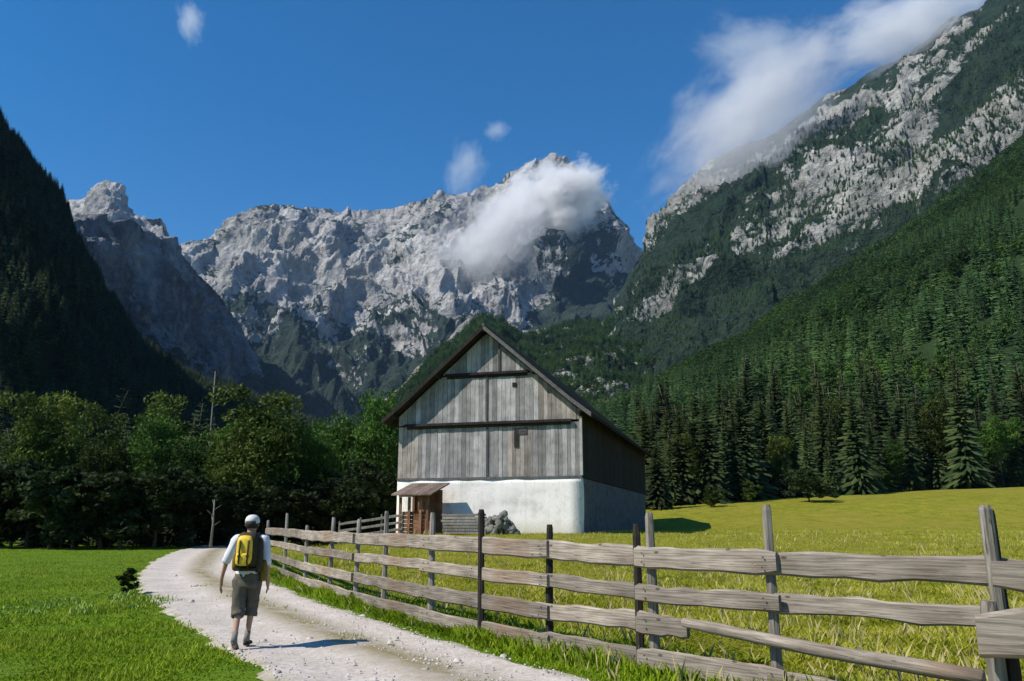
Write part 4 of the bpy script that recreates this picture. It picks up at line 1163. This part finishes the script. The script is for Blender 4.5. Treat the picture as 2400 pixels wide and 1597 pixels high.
# dark weed clump on the left rim of the track
wp_ = on_ground(293, 1368)
cm, C = leafy_crown('leaves', M['leaf_olive'], 77, .40, .05, 1.0, 34, 60, .05)
weed = empty('weed_clump', (wp_[0], wp_[1], gh(*wp_))); weed.scale = (.75, .75, .62)
tag(weed, 'dark olive clump of weeds on the left rim of the track', 'weeds')
link('leaves', cm, None, weed); link('stem', trunk_mesh('stem', M['bark'], .7, .03, C[::4], 3), None, weed)

# ------------------------------------------------------------------ the walker
M['skin'] = simple('skin', (0.42, 0.25, 0.17), .6, .3, 20, .1)
M['hair'] = simple('dark_hair', (0.035, 0.025, 0.02), .7)
M['shirt'] = simple('white_shirt', (0.72, 0.72, 0.76), .9, .1, 9, .12)
M['shorts'] = simple('dark_grey_shorts', (0.115, 0.104, 0.082), .9, .1, 12, .3)
M['cap'] = simple('pale_grey_cap', (0.62, 0.63, 0.60), .85, .1, 8, .15)
M['shoe'] = simple('dark_shoe', (0.02, 0.018, 0.016), .7)
M['shoe_sole'] = simple('grey_sole', (0.16, 0.15, 0.14), .8)
M['sock'] = simple('grey_sock', (0.20, 0.18, 0.16), .9)
M['pack_y'] = simple('yellow_pack_fabric', (0.80, 0.55, 0.04), .6, .3, 10, .2)
M['pack_k'] = simple('dark_pack_fabric', (0.035, 0.026, 0.012), .7, .3, 10, .2)
M['pack_o'] = simple('olive_pack_fabric', (0.17, 0.12, 0.02), .7, .3, 10, .2)

wx_, wy_ = -3.64, 11.42
walker = empty('person', (wx_, wy_, 0.03), math.radians(4))
walker.scale = (.925, .95, .985)
tag(walker, 'person walking away on the gravel track in white shirt, dark shorts and pale cap', 'person')
def skin_mesh(name, joints, edges, radii, mat, parent, sub=2, root=0):
    me = bpy.data.meshes.new(name); me.from_pydata(joints, edges, [])
    o = bpy.data.objects.new(name + '_tmp', me); COL.objects.link(o)
    md = o.modifiers.new('skin', 'SKIN'); md.use_smooth_shade = True
    sd = o.modifiers.new('sub', 'SUBSURF'); sd.levels = sub; sd.render_levels = sub
    for i, r in enumerate(radii):
        sv_ = me.skin_vertices[0].data[i]; sv_.radius = (r, r) if not hasattr(r, '__len__') else r
        sv_.use_root = (i == root)
    bpy.context.view_layer.update()
    dg = bpy.context.evaluated_depsgraph_get()
    em = bpy.data.meshes.new_from_object(o.evaluated_get(dg)); em.name = name
    bpy.data.objects.remove(o)
    em.materials.clear(); em.materials.append(mat)
    return link(name, em, None, parent)
# joints (x right, y forward = away from the camera)
J = [(0, 0, .96), (0, .0, 1.12), (0, .02, 1.30), (0, .03, 1.45), (0, .035, 1.53), (0, .05, 1.60), (0, .055, 1.68), (0, .045, 1.755),   # 0-7 pelvis..head top
     (-.10, 0, .92), (-.095, -.03, .50), (-.07, -.24, .125), (-.07, -.25, .10), (-.07, -.16, .02),        # 8-12 left leg (trailing, heel raised)
     (.10, 0, .92), (.055, .13, .50), (.02, .10, .10), (.02, .12, .045), (.025, .24, .03),               # 13-17 right leg, planted
     (-.20, .03, 1.44), (-.315, -.01, 1.19), (-.385, .05, .96), (-.405, .07, .875),                        # 18-21 left arm
     (.20, .03, 1.44), (.265, .0, 1.17), (.27, .09, .95), (.27, .12, .87)]                              # 22-25 right arm
E_ = [(0,1),(1,2),(2,3),(3,4),(4,5),(5,6),(6,7),(0,8),(8,9),(9,10),(10,11),(11,12),(0,13),(13,14),(14,15),(15,16),(16,17),(3,18),(18,19),(19,20),(20,21),(3,22),(22,23),(23,24),(24,25)]
Rr = [(.14,.11),(.135,.10),(.16,.11),(.13,.09),(.058,.058),(.075,.085),(.088,.10),(.055,.065),
      .088,.055,.036,.038,.032, .088,.055,.036,.038,.032, .058,.042,.030,.030, .058,.042,.030,.030]
# fingers on each hand
def hand(side, base, sgn):
    idx = len(J)
    bx, by, bz = base
    palm = (bx, by + .01, bz - .045); J.append(palm); E_.append((side, idx)); Rr.append((.034, .020)); 
    for f, (off, ln) in enumerate(((-.030, .070), (-.010, .080), (.011, .075), (.030, .058))):
        a = (bx + sgn * .004, by + .012 + off, bz - .085); b = (bx + sgn * -.004, by + .02 + off * 1.05, bz - .085 - ln * .5); c_ = (bx - sgn * .016, by + .028 + off * 1.05, bz - .085 - ln)
        k0 = len(J); J.extend([a, b, c_]); E_.extend([(idx, k0), (k0, k0 + 1), (k0 + 1, k0 + 2)]); Rr.extend([.0095, .0088, .0075])
    k0 = len(J); J.extend([(bx - sgn * .005, by + .045, bz - .03), (bx - sgn * .012, by + .062, bz - .06)]); E_.extend([(idx, k0), (k0, k0 + 1)]); Rr.extend([.011, .009])
hand(21, J[21], -1); hand(25, J[25], 1)
body = skin_mesh('body', J, E_, Rr, M['skin'], walker, 2, 0)
# facial features and ears on the head (seen only from ahead)
mb = MB()
for sx in (-1, 1): mb.tube([(sx * .083, .045, 1.625), (sx * .092, .04, 1.645), (sx * .088, .035, 1.675)], [.008, .015, .009], 6)
mb.tube([(0, .135, 1.655), (0, .160, 1.625), (0, .140, 1.612)], [.008, .014, .010], 6)
mb.tube([(-.025, .132, 1.583), (0, .140, 1.583), (.025, .132, 1.583)], [.004, .007, .004], 6)
mb.build('face', M['skin'], walker, True)
mb = MB()
for sx in (-1, 1): mb.tube([(sx * .032, .128, 1.658), (sx * .032, .142, 1.658)], [.011, .005], 8)
mb.build('eyes', M['shoe'], walker, True)
def folds(o, amp, f):
    """soft creases in cloth"""
    bm = bmesh.new(); bm.from_mesh(o.data); bmesh.ops.subdivide_edges(bm, edges=bm.edges[:], cuts=2, use_grid_fill=True, smooth=.4); bm.normal_update()
    vs = list(bm.verts); c = np.array([v.co[:] for v in vs])
    d = pnoise(c[:, 0] * f, c[:, 1] * f, c[:, 2] * f * 1.7) + .5 * pnoise(c[:, 0] * f * 2.3 + 4, c[:, 1] * f * 2.3, c[:, 2] * f * 3)
    for v, q in zip(vs, d): v.co += v.normal * float(q) * amp
    bm.to_mesh(o.data); bm.free(); o.data.polygons.foreach_set('use_smooth', np.ones(len(o.data.polygons), bool))
def ring(cx, cy, z, rx, ry, n=16, tx=0, ty=0):
    return [(cx + rx * math.cos(2 * math.pi * k / n), cy + ry * math.sin(2 * math.pi * k / n), z + tx * math.cos(2 * math.pi * k / n) + ty * math.sin(2 * math.pi * k / n)) for k in range(n)]
def limb_rings(pts, rads, n=12, wrinkle=.0):
    out = []; pts = [Vector(p) for p in pts]
    for i, p in enumerate(pts):
        t_ = (pts[min(i + 1, len(pts) - 1)] - pts[max(i - 1, 0)]).normalized()
        a = t_.cross(Vector((0, 1, 0.01))).normalized(); b = t_.cross(a)
        out.append([tuple(p + a * math.cos(2 * math.pi * k / n) * rads[i] * (1 + random.uniform(-wrinkle, wrinkle)) + b * math.sin(2 * math.pi * k / n) * rads[i] * (1 + random.uniform(-wrinkle, wrinkle))) for k in range(n)])
    return out
mb = MB()
mb.loft([ring(0, .0, .93, .185, .135), ring(0, .0, 1.0, .18, .13), ring(0, .0, 1.1, .172, .125), ring(0, .015, 1.25, .19, .135), ring(0, .025, 1.38, .205, .13), ring(0, .03, 1.46, .175, .11), ring(0, .035, 1.505, .095, .085), ring(0, .04, 1.535, .07, .072)])
for s in (18, 22):
    a = Vector(J[s]); e = Vector(J[s + 1]); w2 = Vector(J[s + 2])
    sh = a + Vector((-a.x * .35, 0, .0))
    mb.loft(limb_rings([sh, a, (a + e) / 2, e, e + (w2 - e) * .25], [.07, .082, .068, .062, .058], 12, .06))
sh_ = mb.build('shirt', M['shirt'], walker, True)
folds(sh_, .010, 9)
mb = MB()
mb.loft([ring(0, 0, 1.0, .182, .135), ring(0, 0, .93, .192, .142), ring(0, 0, .86, .19, .145), ring(0, 0, .80, .16, .135)])
for s in (8, 13):
    a = Vector(J[s]); k2 = Vector(J[s + 1]); f2 = Vector(J[s + 2])
    mb.loft(limb_rings([a + Vector((0, 0, .02)), a.lerp(k2, .35), a.lerp(k2, .7), k2, k2.lerp(f2, .22)], [.105, .108, .098, .092, .088], 12, .05))
so_ = mb.build('shorts', M['shorts'], walker, True)
folds(so_, .012, 8)
# socks and shoes
for s, heel, toe in ((10, Vector((-.07, -.27, .115)), Vector((-.07, -.135, .02))), (15, Vector((.02, .05, .05)), Vector((.025, .30, .035)))):
    d = (toe - heel); L_ = d.length; d.normalize(); side = Vector((1, 0, 0)); upv = side.cross(d); upv = upv if upv.z > 0 or s == 10 else -upv
    rings = []
    for u, hw, hh in ((-.02, .02, .03), (.06, .040, .055), (.35, .043, .058), (.65, .050, .042), (.9, .046, .034), (1.06, .022, .018)):
        c_ = heel + d * (u * max(L_, .26)); rings.append([tuple(c_ + side * hw * math.cos(2 * math.pi * k / 10) + upv * hh * (math.sin(2 * math.pi * k / 10) * (1 if math.sin(2 * math.pi * k / 10) > 0 else .55))) for k in range(10)])
    mb = MB(); mb.loft(rings); mb.build('shoe', M['shoe' if s == 15 else 'shoe_sole'], walker, True)
    an_ = Vector(J[s]); kn_ = Vector(J[s - 1]); mb = MB(); mb.loft(limb_rings([an_.lerp(kn_, .28), an_.lerp(kn_, .1), an_ + Vector((0, .0, -.02))], [.044, .043, .05], 10)); mb.build('sock', M['sock'], walker, True)
# hair and cap
mb = MB(); mb.loft([ring(0, .035, 1.60, .080, .085), ring(0, .035, 1.65, .098, .112), ring(0, .04, 1.70, .10, .115)]); mb.build('hair', M['hair'], walker, True)
mb = MB()
mb.loft([ring(0, .05, 1.675, .106, .122, 16, 0, .012), ring(0, .05, 1.72, .105, .12), ring(0, .05, 1.755, .09, .102), ring(0, .05, 1.782, .055, .065), ring(0, .05, 1.79, .015, .02)])
mb.loft([[(x_ * s_, y_ * 1, z_) for x_, y_, z_ in ((-.08, .14, 1.69), (.08, .14, 1.69), (.065, .235, 1.675), (-.065, .235, 1.675))] for s_ in (1,)] + [[(-.08, .14, 1.702), (.08, .14, 1.702), (.065, .235, 1.687), (-.065, .235, 1.687)]])
mb.build('cap', M['cap'], walker, True)

# backpack: its own thing
pack = empty('backpack', (wx_, wy_ - 0.0, 0.03), math.radians(4)); pack.scale = (.925, .95, .985)
tag(pack, 'yellow hiking backpack with dark straps on the back of the walker', 'backpack')
def rbox(mb_, cx, cz, wx2, hz, y0, y1, n=16, p=.5):
    rings = []
    def se(k, a, b):
        c_, s_ = math.cos(2 * math.pi * k / n), math.sin(2 * math.pi * k / n)
        return a * math.copysign(abs(c_) ** p, c_), b * math.copysign(abs(s_) ** p, s_)
    for y, f in ((y0, .72), (y0 - (y0 - y1) * .2, .95), (y0 - (y0 - y1) * .6, 1.0), (y1, .88)):
        rings.append([(cx + se(k, wx2 * f, hz * f)[0], y, cz + se(k, wx2 * f, hz * f)[1]) for k in range(n)])
    mb_.loft(rings)
mb = MB(); rbox(mb, .03, 1.30, .165, .25, -.34, -.10); mb.build('pack_body', M['pack_k'], pack, True)
mb = MB(); rbox(mb, .03, 1.49, .135, .06, -.30, -.11); mb.build('lid', M['pack_k'], pack, True)
mb = MB(); rbox(mb, .01, 1.31, .118, .20, -.375, -.30); mb.build('front_panel', M['pack_y'], pack, True)
mb = MB(); rbox(mb, .0, 1.19, .10, .085, -.41, -.35); mb.build('front_pocket', M['pack_y'], pack, True)
for x in (-.045, .075):
    mb = MB(); mb.box(x - .02, x + .02, -.425, -.405, 1.22, 1.25); mb.build('buckle', M['pack_k'], pack)
for x, nm in ((-.13, 'side_pocket'), (.19, 'side_pocket')):
    mb = MB(); rbox(mb, x, 1.24 if x > 0 else 1.16, .05, .24 if x > 0 else .13, -.28, -.12); mb.build(nm, M['pack_k' if x > 0 else 'pack_o'], pack, True)
for x in (-.045, .075):
    mb = MB(); mb.tube([(x, -.30, 1.50), (x, -.385, 1.42), (x, -.405, 1.25), (x, -.42, 1.16), (x, -.33, 1.06)], .0145, 6); mb.build('compression_strap', M['pack_k'], pack, True)
for x in (-.10, .12):
    mb = MB(); mb.tube([(x, -.13, 1.47), (x * 1.05, .0, 1.535), (x * 1.2, .135, 1.45), (x * 1.4, .15, 1.28), (x * 1.6, .02, 1.14), (x * 1.3, -.12, 1.10)], .022, 6); mb.build('shoulder_strap', M['pack_k'], pack, True)
mb = MB(); mb.loft([ring(0, .0, 1.055, .20, .155, 20), ring(0, .0, 1.095, .198, .153, 20)], cap=False); mb.build('hip_belt', M['pack_k'], pack, True)
mb = MB(); mb.box(-.12, .18, -.33, -.12, 1.035, 1.07); mb.build('bottom_panel', M['pack_k'], pack)
mb = MB(); rbox(mb, .24, 1.03, .045, .15, -.10, .04); mb.build('hanging_jacket', M['pack_o'], pack, True)

# ------------------------------------------------------------------ clouds
def cloud_mat(name, dens, scale, thr, col=(1, 1, 1)):
    m = bpy.data.materials.new(name); m.use_nodes = True; t_ = m.node_tree; t_.nodes.clear()
    out = t_.nodes.new('ShaderNodeOutputMaterial'); pv = t_.nodes.new('ShaderNodeVolumePrincipled')
    tc = t_.nodes.new('ShaderNodeTexCoord'); nz = t_.nodes.new('ShaderNodeTexNoise'); nz.inputs['Scale'].default_value = scale; nz.inputs['Detail'].default_value = 8; nz.inputs['Roughness'].default_value = .72
    ln = t_.nodes.new('ShaderNodeVectorMath'); ln.operation = 'LENGTH'
    t_.links.new(tc.outputs['Object'], nz.inputs['Vector']); t_.links.new(tc.outputs['Object'], ln.inputs[0])
    a = t_.nodes.new('ShaderNodeMath'); a.operation = 'MULTIPLY_ADD'; a.inputs[1].default_value = -1.0; a.inputs[2].default_value = 1.0; t_.links.new(ln.outputs['Value'], a.inputs[0])   # 1 - r
    b = t_.nodes.new('ShaderNodeMath'); b.operation = 'MULTIPLY_ADD'; b.inputs[1].default_value = 4.2; b.inputs[2].default_value = -2.1 - .75 - thr; t_.links.new(nz.outputs['Fac'], b.inputs[0])
    c_ = t_.nodes.new('ShaderNodeMath'); c_.operation = 'MULTIPLY_ADD'; c_.inputs[1].default_value = 2.3; t_.links.new(a.outputs[0], c_.inputs[0]); t_.links.new(b.outputs[0], c_.inputs[2])
    d = t_.nodes.new('ShaderNodeMath'); d.operation = 'MULTIPLY'; d.use_clamp = False; d.inputs[1].default_value = dens
    cl = t_.nodes.new('ShaderNodeClamp'); t_.links.new(c_.outputs[0], cl.inputs[0]); t_.links.new(cl.outputs[0], d.inputs[0])
    t_.links.new(d.outputs[0], pv.inputs['Density']); pv.inputs['Color'].default_value = (*col, 1); pv.inputs['Anisotropy'].default_value = .3
    t_.links.new(pv.outputs[0], out.inputs['Volume'])
    return m
bmx = bmesh.new(); bmesh.ops.create_icosphere(bmx, subdivisions=3, radius=1.0)
cloud_me0 = bpy.data.meshes.new('cloud'); bmx.to_mesh(cloud_me0); bmx.free()
def cloud(px, py, Y, rx, ry, rz, ang, mat, lab):
    me = cloud_me0.copy(); me.materials.append(mat)
    x, y, z = at_depth(px, py, Y); o = link('cloud', me)
    k = Y / FPX * K
    o.location = (x, y, z); o.scale = (rx * k, ry * k, rz * k); o.rotation_euler = (0, math.radians(ang), 0)
    return tag(o, lab, 'cloud', kind=None)
CL1 = cloud_mat('dense_cloud', .055, 2.6, -.30)
CL2 = cloud_mat('thin_cloud', .017, 2.5, -.25)
CL3 = cloud_mat('wisp_cloud', .0060, 1.9, -.10)
cloud(1268, 475, 2900, 185, 110, 130, -25, CL1, 'dense white cloud caught on the central summit')
cloud(1130, 555, 2700, 260, 80, 135, -46, CL2, 'thin veil trailing down the rock left of the summit cloud')
cloud(1735, 265, 1500, 410, 110, 200, -42, CL2, 'broad thin cloud rising along the crest of the right rock wall')
cloud(2090, 60, 1700, 340, 110, 150, -18, CL2, 'thin cloud at the top right, above the crest')
cloud(1740, 110, 2600, 220, 80, 130, 10, CL3, 'faint torn wisp above the broad right-hand cloud')
cloud(437, 50, 4000, 50, 40, 85, -15, CL3, 'small lone wisp high in the left part of the sky')
cloud(1142, 300, 4200, 46, 34, 36, 0, CL3, 'tiny white puff high above the central ridge')
cloud(1068, 390, 3600, 70, 40, 125, 8, CL3, 'upright faint wisp over the central ridge, left of the summit cloud')

# ------------------------------------------------------------------ mountain air
m = bpy.data.materials.new('mountain_air'); m.use_nodes = True; t_ = m.node_tree; t_.nodes.clear()
out = t_.nodes.new('ShaderNodeOutputMaterial'); pv = t_.nodes.new('ShaderNodeVolumePrincipled')
pv.inputs['Density'].default_value = HAZE; pv.inputs['Color'].default_value = (0.36, 0.60, 1.0, 1); pv.inputs['Anisotropy'].default_value = 0.0
t_.links.new(pv.outputs[0], out.inputs['Volume'])
mb = MB(); mb.box(-9500, 9500, -3500, 12500, -60, 3600)
hz = mb.build('haze', m); tag(hz, kind='stuff')
